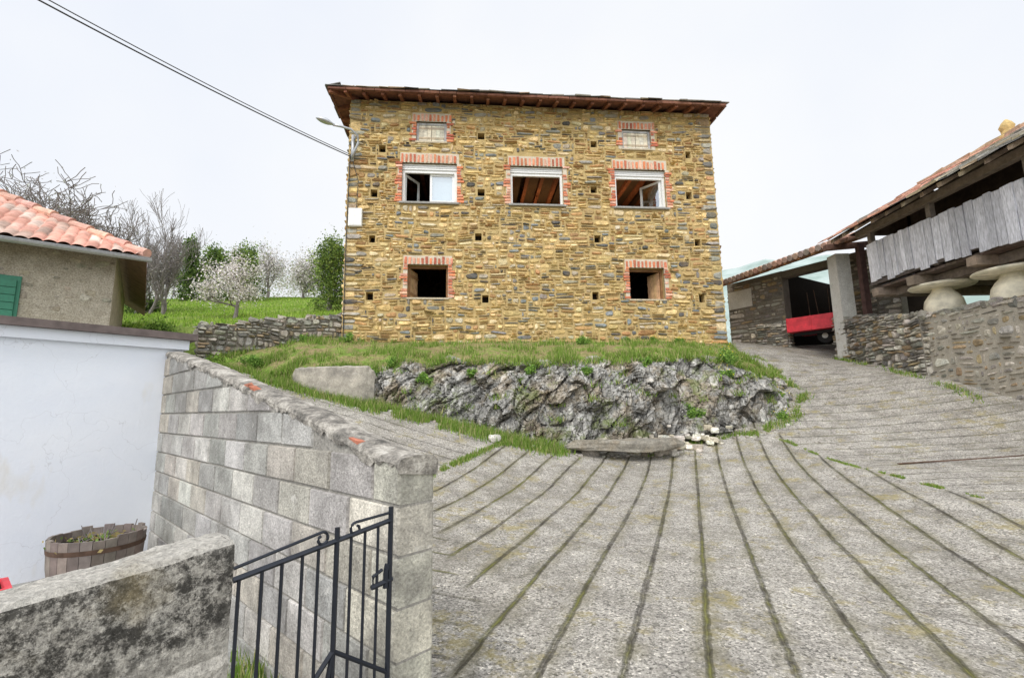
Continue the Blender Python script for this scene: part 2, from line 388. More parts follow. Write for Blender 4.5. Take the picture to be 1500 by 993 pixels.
grass=np.clip((-X-6.6)/.6,0,1); grass=np.maximum(grass,((Y>16.5)&(X<6.5)).astype(float)); grass=np.maximum(grass,((X>10.2)&(Y<13)).astype(float)); grass=np.maximum(grass,(Y>25).astype(float))
grass=np.where(inpoly(X,Y,court),0,grass)
ny,nx=X.shape
idx=np.arange(nx*ny).reshape(ny,nx)
F4=np.stack([idx[:-1,:-1],idx[:-1,1:],idx[1:,1:],idx[1:,:-1]],-1).reshape(-1,4)
me=bpy.data.meshes.new('ground'); me.from_pydata(np.c_[X.ravel(),Y.ravel(),Z.ravel()].tolist(),[],F4.tolist())
ca=me.color_attributes.new(name='gm',type='FLOAT_COLOR',domain='POINT')
ca.data.foreach_set('color',np.c_[slab.ravel(),grass.ravel(),0*slab.ravel(),1+0*slab.ravel()].astype(np.float32).ravel())
me.materials.append(MG); me.polygons.foreach_set('use_smooth',[True]*len(me.polygons)); me.update()
sc.collection.objects.link(bpy.data.objects.new('ground',me))
mb=MB(); mb.add([(x,y,.13) for x,y in court],[tuple(range(len(court)))],(.42,.42,.40)); mb.build('courtyard_floor',MBLK)
# ------------------------------------------------------------------ mound
Bp=[(-7.19,11,2.39),(-5.83,10.6,1.96),(-4.76,10.3,1.81),(-3.17,10.2,1.59),(-1.58,9.9,1.17),(-.16,9.6,.96),(1.06,9.6,.79),(2.78,9.9,.91),(4.47,10.2,1.04),(5.6,10.4,1.1),(6.42,11,1.33),(6.8,12,1.83),(7.02,14,2.91)]
Tp=[(-7.27,11.1,2.56),(-5.96,10.8,2.28),(-4.89,10.5,2.40),(-3.24,10.6,2.46),(-2.01,10.6,2.60),(-.16,10.5,2.56),(1.52,10.5,2.57),(3.08,10.6,2.60),(4.64,11,2.62),(5.72,11.3,2.31),(6.42,11.8,2.25),(6.6,12.5,2.48),(6.82,14,3.02)]
Hp=[(-7.7,11.6,2.85),(-6.6,12.3,3.2),(-5.5,13.1,3.6),(-4.3,13.35,3.5),(-2.5,13.5,3.48),(-.5,13.65,3.46),(1.2,13.8,3.46),(2.9,13.95,3.46),(4.3,14.1,3.46),(5.4,14.2,3.45),(6.2,14.3,3.45),(6.5,14.35,3.43),(6.65,14.5,3.35)]
RK=[0,.05,.15,.85,1,1,1,1,1,.95,.9,.7,.2]
def cr(P,t):
    t=max(0,min(len(P)-1.0001,t)); i=int(t); f=t-i
    g=lambda k: np.array(P[max(0,min(len(P)-1,k))],float)
    a,b,c,d=g(i-1),g(i),g(i+1),g(i+2)
    return .5*((2*b)+(-a+c)*f+(2*a-5*b+4*c-d)*f*f+(-a+3*b-3*c+d)*f**3)
def lin(P,t): i=int(min(t,len(P)-1.001)); f=t-i; return P[i]*(1-f)+P[min(i+1,len(P)-1)]*f
RM=Matrix.Rotation(math.radians(-34),3,'Y')@Matrix.Rotation(math.radians(18),3,'Z')
def hsh(p,k=0): v=math.sin(p.x*12.9898+p.y*78.233+p.z*37.719+k*17.1)*43758.5453; return v-math.floor(v)
def rockd(p):
    q=RM@p; w=Vector((mn.noise(p*1.7),mn.noise(p*1.7+Vector((9,0,0))),0))*.25
    d=0
    for (sx,sy,sz,amp,ta) in ((1.9,1.1,.65,.30,.32),(4.8,3.0,1.7,.13,.15),(12,8,4.5,.04,.05)):
        qq=Vector((q.x*sx,q.y*sy,q.z*sz))+w
        vd,vp=mn.voronoi(qq); c=vp[0]; o=qq-c
        d+=amp*(hsh(c)-.5)+ta*(o.x*(hsh(c,1)-.5)+o.z*(hsh(c,2)-.5)*1.5)
        if vd[1]-vd[0]<.06: d-=amp*.2
    return d+.015*mn.noise(p*16)
NC=640; RF=80; RT=34
cols=[]
for i in range(NC+1):
    t=12*i/NC; b=cr(Bp,t); tt=cr(Tp,t); h=cr(Hp,t); rk=lin(RK,t); col=[]
    b2=cr(Bp,min(12,t+.02))-cr(Bp,max(0,t-.02)); nrm=Vector((b2[1],-b2[0],0)).normalized()
    for j in range(-3,RF+1):
        v=j/RF; p=Vector(b+(tt-b)*v)
        if v>=0: p+=nrm*(.22*math.sin(math.pi*min(1,v*.95+.03))*rk)
        if rk>.1:
            e2=min(1,(1-v)*6+.3) if v>0 else 1
            d=rockd(p); p+=nrm*(d*1.15-.02)*rk*e2
            p.z+=.12*mn.noise(p*1.9)*rk*(.4+.6*(v>0))
        col.append((p.x,p.y,p.z))
    last=Vector(col[-1])
    for j in range(1,RT+1):
        v=j/RT; hh=Vector(h); p=last.lerp(hh,v)
        p.z+=.07*mn.noise(Vector((p.x*1.2,p.y*1.2,3)))*(1-v)*4*v+.06*math.sin(math.pi*v)
        col.append((p.x,p.y,p.z))
    cols.append(col)
CO=np.array(cols); nr=CO.shape[1]
mb=MB(); mb.v=[tuple(p) for c in cols for p in c]; mb.c=[(.3,.3,.3,1)]*len(mb.v)
for i in range(NC):
    rk=lin(RK,12*i/NC); edge=RF+4+7*mn.noise(Vector((i*.05,0,0)))
    for j in range(nr-1):
        mb.f.append((i*nr+j,(i+1)*nr+j,(i+1)*nr+j+1,i*nr+j+1)); mb.mi.append(1 if (j>edge or rk<.35) else 0)
mb.build('rock_outcrop',[MROCK,MGS])
# ------------------------------------------------------------------ grass
GPAL=((.17,.29,.05),(.28,.41,.085),(.50,.47,.22))
def blades(P,hmin,hmax,w=.010,pal=GPAL,lean=.6):
    n=len(P); h=rng.uniform(hmin,hmax,n)*rng.uniform(.5,1.25,n); th=rng.uniform(0,2*np.pi,n); le=rng.uniform(0,lean,n)*h; t2=rng.uniform(0,2*np.pi,n)
    ww=w*rng.uniform(.5,1.4,n); V=np.zeros((n,3,3))
    dx,dy=np.cos(th)*ww,np.sin(th)*ww
    V[:,0]=P+np.c_[dx,dy,-.02+0*dx]; V[:,1]=P+np.c_[-dx,-dy,-.02+0*dx]; V[:,2]=P+np.c_[np.cos(t2)*le,np.sin(t2)*le,h]
    pal=np.array(pal); k=rng.choice(len(pal),n,p=[.40,.38,.22]); C=pal[k]*rng.uniform(.65,1.25,(n,1))
    return V.reshape(-1,3),np.repeat(C,3,0)
GV=[];GC=[]
def addg(P,*a,**k):
    P=np.array(P)
    if len(P)==0: return
    v,c=blades(P,*a,**k); GV.append(v); GC.append(c)
n=80000; ci=rng.uniform(0,NC-1,n); rj=RF+3+rng.beta(.8,1.2,n)*(nr-RF-5)
i0=ci.astype(int); j0=rj.astype(int); fi=(ci-i0)[:,None]; fj=(rj-j0)[:,None]
P=(CO[i0,j0]*(1-fi)+CO[i0+1,j0]*fi)*(1-fj)+(CO[i0,j0+1]*(1-fi)+CO[i0+1,j0+1]*fi)*fj
cl=np.array([mn.noise(Vector((p[0]*1.3,p[1]*1.3,0)))+.6*mn.noise(Vector((p[0]*5,p[1]*5,3))) for p in P]); keep=rng.random(n)<np.clip(.26+cl*1.8,.02,1)
P=P[keep]; cl=cl[keep]
addg(P[cl<.2],.03,.08); addg(P[cl>=.2],.05,.21)
for _ in range(330):
    i=random.randint(0,NC-1)
    if lin(RK,12*i/NC)<.1: continue
    j=random.choice([RF+3,RF+2,RF+1,RF]) if random.random()<.7 else random.randint(6,RF)
    c=CO[i,j]; k=random.randint(12,60)
    addg(c+rng.normal(0,1,(k,3))*np.array([.09,.05,.02]),.05,.18,lean=1.2)
m=20000; ci=rng.uniform(0,NC*.24,m).astype(int); rj=rng.integers(2,RF+4,m); addg(CO[ci,rj]+rng.normal(0,.03,(m,3))*[1,1,0],.04,.12)
def gstrip(pts,wd,n,h0,h1,cut=-.2,**k):
    pts=np.array(pts,float); seg=np.linalg.norm(np.diff(pts,axis=0),axis=1); cum=np.r_[0,np.cumsum(seg)]
    t=rng.uniform(0,cum[-1],n); x=np.interp(t,cum,pts[:,0]); y=np.interp(t,cum,pts[:,1])
    wn=np.array([.4+1.1*abs(mn.noise(Vector((a*1.1,b*1.1,5)))) for a,b in zip(x,y)])
    x=x+rng.normal(0,wd,n)*wn; y=y+rng.normal(0,wd,n)*wn
    kk=np.array([mn.noise(Vector((a*2.2,b*2.2,9)))+.5*mn.noise(Vector((a*8,b*8,2))) for a,b in zip(x,y)])>cut
    x,y=x[kk],y[kk]; addg(np.c_[x,y,gz(x,y)],h0,h1,**k)
gstrip([(-7.5,10.7),(-5.8,10.4),(-4.76,10.05),(-3.3,9.85),(-2.2,9.65),(-1,9.4),(-.1,9.2),(.9,9.3)],.24,24000,.05,.19,-.35)
gstrip([(-.1,9.2),(-.5,8.5),(-.9,7.8),(-1.25,7.05),(-1.35,6.6)],.06,4200,.02,.08,-.2)
gstrip([(2.6,9.6),(3.6,9.9),(5,10.0),(6.2,10.4),(6.9,11.3),(7.1,12.5),(7.25,14)],.12,7000,.03,.12,-.05)
gstrip([(5.3,10.1),(5.4,9.2),(5.42,8.5),(5.45,7.3),(5.4,6.5)],.035,6000,.008,.035,-.05)
gstrip([(5.4,6.6),(5.3,5.4),(5.25,4.8)],.035,4200,.008,.03,-.05)
gstrip([(9.35,9),(9.4,11),(9.7,13),(9.9,14.5)],.10,2500,.03,.11,.1)
n=700; x=rng.normal(-1.35,.12,n); y=rng.normal(2.75,.14,n); addg(np.c_[x,y,np.full(n,.14)],.03,.1,w=.006)
fast('grass',np.concatenate(GV),np.concatenate(GC),3,MGR)
def leaves(P,size,pal,flat=0.):
    n=len(P); a=rng.normal(0,1,(n,3)); a[:,2]*=(1-flat); a/=np.linalg.norm(a,axis=1)[:,None]; b=np.cross(a,rng.normal(0,1,(n,3))); b/=np.linalg.norm(b,axis=1)[:,None]
    s=(size*rng.uniform(.5,1.4,n))[:,None]; V=np.stack([P-a*s,P+b*s*.55,P+a*s,P-b*s*.55],1).reshape(-1,3)
    pal=np.array(pal); C=pal[rng.integers(0,len(pal),n)]*rng.uniform(.7,1.3,(n,1)); return V,np.repeat(C,4,0)
WV=[];WC=[]
def clump(c,r,n,size,pal,sq=.7,sub=9):
    cc=rng.normal(0,1,(sub,3)); cc/=np.linalg.norm(cc,axis=1)[:,None]; cc*=rng.uniform(.2,1,(sub,1))**.5*r; cc[:,2]*=sq
    k=rng.integers(0,sub,n); P=np.array(c)+cc[k]+rng.normal(0,r*.22,(n,3)); return leaves(P,size,pal)
for x,y,r in [(5.0,11.0,.22),(5.2,11.2,.2),(4.8,10.6,.16),(-3.2,10.4,.18),(-6.2,11.2,.25),(2.0,13.2,.2),(6.3,11.1,.18),(3.9,10.15,.2),(5.9,10.5,.22),(-4.6,13.0,.2),(-5.6,12.7,.18),(-1.9,10.2,.15),(1.6,10.1,.12),(3.4,13.6,.15),(4.2,13.7,.16),(.4,10.2,.12),(-.9,10.3,.12),(2.9,10.3,.12),(-2.6,10.5,.16),(4.9,13.6,.14)]:
    d=((CO[:,:,0]-x)**2+(CO[:,:,1]-y)**2); k=np.unravel_index(d.argmin(),d.shape); c=CO[k]
    v,cc=clump(c+np.array([0,0,r*.4]),r,int(2200*r/.2*.5),.024,[(.20,.36,.07),(.32,.48,.11),(.13,.24,.06)]); WV.append(v);WC.append(cc)
    if x>4:
        v,cc=leaves(c+np.array([0,0,r])+rng.normal(0,r*.5,(30,3)),.018,[(.85,.7,.05)]); WV.append(v);WC.append(cc)
fast('weeds',np.concatenate(WV),np.concatenate(WC),4,MLEAF)
mb=MB(); pf=[( -4.95,10.45),(-4.5,10.10),(-3.9,9.93),(-3.25,9.93),(-2.95,10.08)]
vs=[];fs=[];K=60
for i in range(K+1):
    t=i/K*4; p=cr([(*q,0) for q in pf],t); top=2.46+.03*mn.noise(Vector((i*.3,0,0)))-.6*max(0,(i/K-.85))*3-.35*max(0,.12-i/K)*6
    for (dy,z) in ((.02,1.2),(0,1.8),(0,top-.03),(.03,top),(.22,top+.02),(.3,1.2)): vs.append((p[0]+.02*mn.noise(Vector((i*.5,z*3,1))),p[1]+dy,z))
for i in range(K):
    for k in range(5): fs.append((i*6+k,(i+1)*6+k,(i+1)*6+k+1,i*6+k+1))
mb.add(vs,fs,(.48,.44,.37)); mb.build('plaster_retaining_wall',MBLK)
# ------------------------------------------------------------------ stone house
HO=empty('stone_house'); F=frame((-4.84,13.2),5); L=11.44; ZB=3.0; ZT=10.98
W_up=[(1.59,3.24,7.69,8.96),(4.87,6.52,7.70,8.96),(8.16,9.81,7.69,8.96)]
W_at=[(1.99,2.92,9.66,10.33),(8.47,9.42,9.66,10.33)]
W_lo=[(1.81,2.99,4.76,5.76),(8.47,9.58,4.76,5.74)]
PH=[(.98,9.39),(3.99,9.91),(7.55,9.77),(10.63,9.5),(.78,7.93),(3.98,8.04),(7.49,8.25),(10.57,8.13),(.76,6.52),(3.87,6.62),(7.53,6.65),(10.73,6.59),(.74,4.81),(4.09,4.73),(7.41,4.86),(10.73,4.8)]
ph=[(s-.10+U(-.02,.02),s+.10+U(-.02,.02),z-.11+U(-.02,.02),z+.12+U(-.02,.02)) for s,z in PH]
holes=W_up+W_at+W_lo+ph
mb=MB()
ux=sorted(set([0,L]+[h[0] for h in holes]+[h[1] for h in holes])); uz=sorted(set([ZB,ZT]+[h[2] for h in holes]+[h[3] for h in holes]))
for a,b in zip(ux,ux[1:]):
    for c,d in zip(uz,uz[1:]):
        m_=((a+b)/2,(c+d)/2)
        if any(h[0]<m_[0]<h[1] and h[2]<m_[1]<h[3] for h in holes): continue
        mb.add([F(a,0,c),F(b,0,c),F(b,0,d),F(a,0,d)],[(0,1,2,3)])
for h in holes:
    dp=.45 if h[1]-h[0]>.4 else .25; a,b,c,d=h
    q=[F(a,0,c),F(b,0,c),F(b,0,d),F(a,0,d),F(a,dp,c),F(b,dp,c),F(b,dp,d),F(a,dp,d)]
    mb.add(q,[(0,4,5,1),(1,5,6,2),(2,6,7,3),(3,7,4,0)],mi=0)
    if dp<.3: mb.add(q[4:],[(0,1,2,3)],mi=1)
DP=8.
for (p,q) in (((0,0),(0,DP)),((L,0),(L,DP)),((0,DP),(L,DP))):
    a,b=F(p[0],p[1],ZB),F(q[0],q[1],ZB); mb.add([a,b,b+Vector((0,0,ZT-ZB)),a+Vector((0,0,ZT-ZB))],[(0,1,2,3)])
mb.build('walls',[MMO,MDARK],HO)
mb=MB()
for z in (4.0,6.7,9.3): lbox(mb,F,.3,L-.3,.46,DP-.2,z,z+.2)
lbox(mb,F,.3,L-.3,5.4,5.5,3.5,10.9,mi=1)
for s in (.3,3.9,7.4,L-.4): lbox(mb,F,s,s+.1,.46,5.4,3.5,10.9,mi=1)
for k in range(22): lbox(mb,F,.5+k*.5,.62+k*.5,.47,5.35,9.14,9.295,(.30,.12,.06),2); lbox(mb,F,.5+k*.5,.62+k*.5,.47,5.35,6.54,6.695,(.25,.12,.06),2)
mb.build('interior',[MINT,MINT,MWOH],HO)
mb=MB(); BRC=[(.68,.24,.12),(.60,.20,.11),(.74,.34,.22),(.48,.15,.09),(.76,.44,.32),(.66,.26,.14)]
sur=[]
for kind,lst in (('u',W_up),('a',W_at),('l',W_lo)):
    for (a,b,c,d) in lst:
        sw=.21; lh={'u':.33,'a':.29,'l':.28}[kind]; e=.02 if kind=='u' else .08
        sur.append((a-sw*.75,b+sw*.75,c-.02,d)); sur.append((a-e-.05,b+e+.05,d-.02,d+lh))
        lbox(mb,F,a-sw*.6,a,-.014,.05,c-.02,d,mi=1); lbox(mb,F,b,b+sw*.6,-.014,.05,c-.02,d,mi=1); lbox(mb,F,a-e-.04,b+e+.04,-.014,.05,d,d+lh-.01,mi=1)
        z=c; k=0
        while z<d-.05:
            w=(sw if (k//3)%2==0 else sw*.56)*U(.82,1.12)
            for sd in (0,1):
                if random.random()<.08: continue
                o=U(-.008,.008); s0,s1=(a-w,a+.004) if sd==0 else (b-.004,b+w)
                lbox(mb,F,s0+U(0,.02),s1,-.040+o,.06,z+.016,z+.076,jc(random.choice(BRC),.2),0,.007)
            z+=.092; k+=1
        x=a-e-.03
        while x<b+e-.02:
            lbox(mb,F,x+.022,x+.088,-.036+U(-.008,.006),.06,d+.016,d+lh-.04-U(0,.06),jc(random.choice(BRC),.2),0,.008); x+=.122
        if kind=='u': lbox(mb,F,a-.06,b+.06,-.09,.3,c-.055,c-.002,(.34,.33,.31),2)
        else: lbox(mb,F,a-.02,b+.02,-.05,.3,c-.05,c-.002,(.55,.47,.34),2,.005)
mb.build('brick_surrounds',[MBR,m_mortar('pale_mortar',(.52,.44,.33),(.76,.69,.56)),MSL],HO)
mb=MB(); wf=lambda u,z:.045*mn.noise(Vector((u*.55,z*.9,2)))+.03*mn.noise(Vector((u*2.,z*2,7)))
sh=[(a-.0,b+.0,c,d) for a,b,c,d in sur]+[(a-.01,b+.01,c-.01,d+.01) for a,b,c,d in ph]
rubble(mb,F,L,lambda u:3.25,lambda u:10.98,sh,(.06,.20),(.11,.46),OCH,.046,.036,wf,True,band=(.22,.5),ch=(.3,1.0))
FL=frame(F(0,DP,0)[:2],5-90); rubble(mb,FL,DP,lambda u:3.3,lambda u:10.9,[],(.12,.24),(.3,.8),OCH,.045,.02)
FR=frame(F(L,0,0)[:2],5+90); rubble(mb,FR,DP,lambda u:3.0,lambda u:10.9,[],(.12,.24),(.3,.8),OCH,.045,.02)
mb.build('facing_stones',MST,HO)
def casement(mb,F,a,b,c,d,t,w=.055,dep=.05,mi=0):
    lbox(mb,F,a,a+w,t,t+dep,c,d,mi=mi); lbox(mb,F,b-w,b,t,t+dep,c,d,mi=mi); lbox(mb,F,a+w,b-w,t+.001,t+dep-.001,c,c+w,mi=mi); lbox(mb,F,a+w,b-w,t+.001,t+dep-.001,d-w,d,mi=mi)
mb=MB()
for k,(a,b,c,d) in enumerate(W_up):
    lbox(mb,F,a+.003,b-.003,.07,.24,d-.20,d-.003,mi=0)
    for q in range(3): lbox(mb,F,a+.01,b-.01,.064,.07,d-.19+q*.06,d-.185+q*.06,mi=3)
    casement(mb,F,a+.003,b-.003,c+.003,d-.20,.09,.075,.08)
    m_=(a+b)/2; top=d-.27; lo=c+.075
    def leaf(hx,ang,wd,glass=True):
        o=F(hx,.17,0); G=frame((o[0],o[1]),5+ang); casement(mb,G,0,wd,lo,top,0,.065,.05)
        if glass: mb.add([G(.06,.025,lo+.06),G(wd-.06,.025,lo+.06),G(wd-.06,.025,top-.06),G(.06,.025,top-.06)],[(0,1,2,3)],mi=1)
    if k==0:
        leaf(a+.08,58,.7); leaf(m_+.0,0,b-.08-m_)
        mb.add([F(m_+.06,.26,lo),F(b-.12,.26,lo),F(b-.12,.26,top),F(m_+.06,.26,top)],[(0,1,2,3)],mi=2)
    if k==1: leaf(a+.08,86,.7)
    if k==2:
        o=F(b-.08,.17,0); G=frame((o[0],o[1]),5+180-50); casement(mb,G,0,.72,lo,top,0,.065,.05)
        mb.add([G(.06,.025,lo+.06),G(.66,.025,lo+.06),G(.66,.025,top-.06),G(.06,.025,top-.06)],[(0,1,2,3)],mi=1)
        leaf(a+.08,88,.7)
mb.build('upper_windows',[MPVC,MGL,MREFL,MDARK],HO)
mb=MB(); WT=(.60,.50,.37)
for (a,b,c,d) in W_at:
    casement(mb,F,a+.003,b-.003,c+.003,d-.003,.06,.07,.06,1); m_=(a+b)/2
    for s0,s1 in ((a+.075,m_-.006),(m_+.006,b-.075)):
        for q in range(3):
            w=(s1-s0)/3; lbox(mb,F,s0+q*w+.003,s0+(q+1)*w-.003,.085,.11,c+.08,d-.08,jc((.86,.79,.64),.1),0)
        lbox(mb,F,s0,s1,.072,.084,c+.14,c+.2,jc(WT),0); lbox(mb,F,s0,s1,.072,.084,d-.2,d-.14,jc(WT),0)
    lbox(mb,F,a,b,.16,.2,c,d,(.3,.2,.1),1)
for k,(a,b,c,d) in enumerate(W_lo):
    for (p,q,r,s) in ((a+.003,a+.06,c,d),(b-.06,b-.003,c,d)): lbox(mb,F,p,q,.16,.24,r,s,(.28,.15,.07),0)
    lbox(mb,F,a+.06,b-.06,.161,.239,d-.07,d-.003,(.26,.14,.07),0)
    hx=a+.06 if k==0 else b-.06; o=F(hx,.24,0); G=frame((o[0],o[1]),5+(72 if k==0 else 112))
    for q in range(4): lbox(mb,G,q*.125,q*.125+.12,0,.03,c+.04,d-.08,jc((.55,.36,.20),.15),0)
    lbox(mb,G,0,.5,-.02,-.001,c+.15,c+.22,(.35,.2,.1),0); lbox(mb,G,0,.5,-.02,-.001,d-.3,d-.23,(.35,.2,.1),0)
mb.build('shutters',[MWOH,MWOH],HO)
mb=MB()
for s,t,z in ((6.05,2.4,8.55),(8.6,1.7,8.5)):
    p=F(s,t,z); mb.tube([p+Vector((0,0,.06)),(p.x,p.y,9.2)],.008,6,mi=1)
    mb.lathe(p,[(.001,-.07),(.04,-.05),(.055,0),(.04,.045),(.015,.08)],12)
    ld=bpy.data.lights.new('bulb_light','POINT'); ld.energy=22; ld.color=(1,.6,.3); ld.shadow_soft_size=.08
    lo_=bpy.data.objects.new('bulb_light',ld); lo_.location=p+Vector((0,0,-.15)); lo_.parent=HO; sc.collection.objects.link(lo_)
mb.build('light_bulbs',[MBULB,MCAB],HO)
# roof
mb=MB(); E=10.86; SL=.33; s0,s1,t0,t1=-.5,11.66,-.66,DP+.6; hr=(t1-t0)/2; zr=E+hr*SL
for dz,mi in ((0,0),(.05,1)):
    c=[F(s0,t0,E+dz),F(s1,t0,E+dz),F(s1,t1,E+dz),F(s0,t1,E+dz),F(s0+hr,t0+hr,zr+dz),F(s1-hr,t0+hr,zr+dz)]
    mb.add(c,[(0,1,5,4),(1,2,5),(2,3,4,5),(3,0,4)],(.20,.09,.06) if mi==0 else (.12,.115,.11),mi)
def tail(p,q,w=.09,h=.12):
    p,q=Vector(p),Vector(q); d=(q-p); sd=d.cross(Vector((0,0,1))).normalized()*w
    mb.box(p-sd/2-Vector((0,0,h)),d,sd,(0,0,h-.004),jc((.22,.09,.05),.25),0)
s=.0
while s<=L+.05:
    tail(F(s,t0+.05+U(-.04,.06),E+.05*SL),F(s+U(-.03,.03),.3,E+(.3-t0)*SL)); s+=.53+U(-.04,.04)
t=.3
while t<DP:
    tail(F(s0+.05,t,E+.05*SL),F(.2,t,E+(.7)*SL)); tail(F(s1-.05,t,E+.05*SL),F(L-.2,t,E+.4*SL)); t+=.55
tail(F(s0+.04,t0+.04,E),F(.2,.1,E+.7*SL))
s=s0
while s<s1-.1:
    e=min(s1,s+U(.25,.6)); lbox(mb,F,s+.006,e-.006,t0-.02,t0+.06,E-.03,E+.04,jc((.19,.085,.055),.3),0,.006); s=e
t=t0
while t<t1:
    e=t+U(.25,.6); lbox(mb,F,s0-.02,s0+.05,t+.066,e,E-.03,E+.04,jc((.17,.08,.055),.3),0,.004); lbox(mb,F,s1-.05,s1+.02,t+.066,e,E-.03,E+.04,jc((.17,.08,.055),.3),0,.004); t=e
for r in range(10):
    t=t0-.05+r*.3; s=s0-.06+max(0,t-t0)
    while s<s1+.0-max(0,t-t0):
        w=min(U(.25,.6),s1+.08-s) if r==0 else U(.25,.6); o=F(s,t+U(-.05,.03),E+.052+max(0,t-t0)*SL+U(0,.012)); a=F(s+w,t,0)-F(s,t,0); a.z=U(-.01,.01); b=F(s,t+.42,0)-F(s,t,0); b.z=.42*SL-.02
        mb.box(o,a,b,(0,0,U(.015,.035)),jc(random.choice([(.18,.17,.15),(.26,.23,.19),(.12,.12,.12),(.30,.23,.15)]),.2),1,.010); s+=w-.02
for r in range(10):
    s=s0-.06+r*.3; t=t0+max(0,s-s0)
    while t<t1-max(0,s-s0):
        w=U(.25,.6); o=F(s+U(-.05,.03),t,E+.055+max(0,s-s0)*SL+U(0,.02)); a=F(s,t+w,0)-F(s,t,0); b=F(s+.42,t,0)-F(s,t,0); b.z=.42*SL-.02
        mb.box(o,b,a,(0,0,U(.02,.04)),jc((.15,.14,.13),.25),1,.008); t+=w-.02
mb.build('roof',[MWOH,MSL],HO)
mb=MB(); lbox(mb,F,.10,.48,-.16,-.02,6.86,7.40,mi=0); lbox(mb,F,.12,.46,-.168,-.161,6.89,7.37,mi=0)
mb.tube([F(.06,-.06,9.1),F(.05,-.06,8.),F(.04,-.06,6.2),F(.06,-.06,3.6)],.014,6,mi=1)
mb.tube([F(.3,-.06,7.4),F(.32,-.06,8.3),F(.12,-.06,9.0)],.01,6,mi=1)
mb.build('utility_box',[MPVC,MCAB],HO)
# street lamp
SLP=empty('street_lamp'); mb=MB()
pts=[Vector(p) for p in ((-4.72,13.12,8.95),(-4.58,12.95,9.12),(-4.46,12.9,9.35),(-4.47,12.85,9.55),(-4.62,12.7,9.66),(-4.85,12.55,9.66),(-5.05,12.45,9.65))]
mb.tube(pts,.036,10); mb.tube([(-4.62,13.13,9.3),(-4.46,12.9,9.35)],.024,8); mb.tube([(-4.66,13.14,9.62),(-4.5,12.86,9.6)],.024,8)
mb.box((-4.74,13.1,8.9),(.08,0,0),(0,.06,0),(0,0,.85)); mb.build('bracket',MGALV,SLP,True)
mb=MB()
def lamphead(mb):
    c0=Vector((-5.0,12.47,9.65)); c1=Vector((-5.48,12.28,9.76)); d=c1-c0; n=12; vs=[];fs=[];m=12
    sd=d.cross(Vector((0,0,1))).normalized(); up=sd.cross(d).normalized()
    prof=[.03,.045,.06,.085,.105,.115,.12,.118,.11,.09,.06,.02]
    for i in range(n):
        for k in range(m):
            a=2*math.pi*k/m; q=math.sin(a); vs.append(c0+d*(i/(n-1))+sd*math.cos(a)*prof[i]+up*q*(prof[i]*.75 if q>0 else prof[i]*.45))
    for i in range(n-1):
        for k in range(m): fs.append((i*m+k,i*m+(k+1)%m,(i+1)*m+(k+1)%m,(i+1)*m+k))
    fs.append(tuple(range(m))[::-1]); fs.append(tuple((n-1)*m+k for k in range(m))); mb.add(vs,fs)
lamphead(mb); mb.build('lamp_head',MGALV,SLP,True)
CB=empty('power_line'); mb=MB()
def cat(a,b,sag,r,n=30):
    a,b=Vector(a),Vector(b); mb.tube([a.lerp(b,i/n)-Vector((0,0,sag*4*(i/n)*(1-i/n))) for i in range(n+1)],r,6)
a=Vector((-7.87,7,8.45)); b=Vector((-4.75,13.05,9.02)); ext=a+(a-b)*1.6+Vector((0,0,.6))
ext=ext+Vector((.35,0,.35))
cat(ext,b,.5,.014); cat(ext+Vector((.05,0,.12)),b+Vector((.02,0,.05)),.5,.010)
mb.tube([b,F(.06,-.05,8.9)],.012,6); mb.build('cables',MCAB,CB)
# ------------------------------------------------------------------ walls
def wallobj(name,p0,p1,z0,z1,th=.45,h=(.06,.15),l=(.12,.4),pal=DRY,mat=MSG,pr=.07,cm=MMG,wob=.07,gap=.014,band=(.22,.4)):
    ang=math.degrees(math.atan2(p1[1]-p0[1],p1[0]-p0[0])); Ln=math.hypot(p1[0]-p0[0],p1[1]-p0[1]); G=frame(p0,ang); mb=MB(); sd=U(0,50)
    a=lambda u:z0[0]+(z0[1]-z0[0])*u/Ln; b=lambda u:z1[0]+(z1[1]-z1[0])*u/Ln+wob*mn.noise(Vector((u*1.6,sd,0)))
    core(mb,G,Ln,a,lambda u:b(u)-.06,0.0,th,1); rubble(mb,G,Ln,a,b,[],h,l,pal,pr,gap,lambda u,z:.08*mn.noise(Vector((u*1.1,z*1.5,sd))),band=band,ch=(.25,.8))
    Ge=frame(G(0,th,0)[:2],ang-90); rubble(mb,Ge,th,lambda u:z0[0],lambda u:z1[0],[],h,(.12,.3),pal,pr,gap)
    Gf=frame(G(Ln,0,0)[:2],ang+90); rubble(mb,Gf,th,lambda u:z0[1],lambda u:z1[1],[],h,(.12,.3),pal,pr,gap)
    u=0
    while u<Ln:
        w=U(.12,.4); t=-.03
        while t<th:
            d=U(.15,.3); o=G(u,t,b(u)-.09); mb.box(o,G(u+w,t,0)-G(u,t,0),G(u,t+d,0)-G(u,t,0),(U(-.02,.02),U(-.02,.02),U(.05,.14)),pick(pal),0,.028); t+=d
        u+=w
    return mb.build(name,[mat,cm])
wallobj('dry_stone_wall',(-7.75,11.45),(-4.85,13.38),(2.5,3.3),(3.70,4.30),h=(.06,.22),l=(.09,.30),wob=.12)
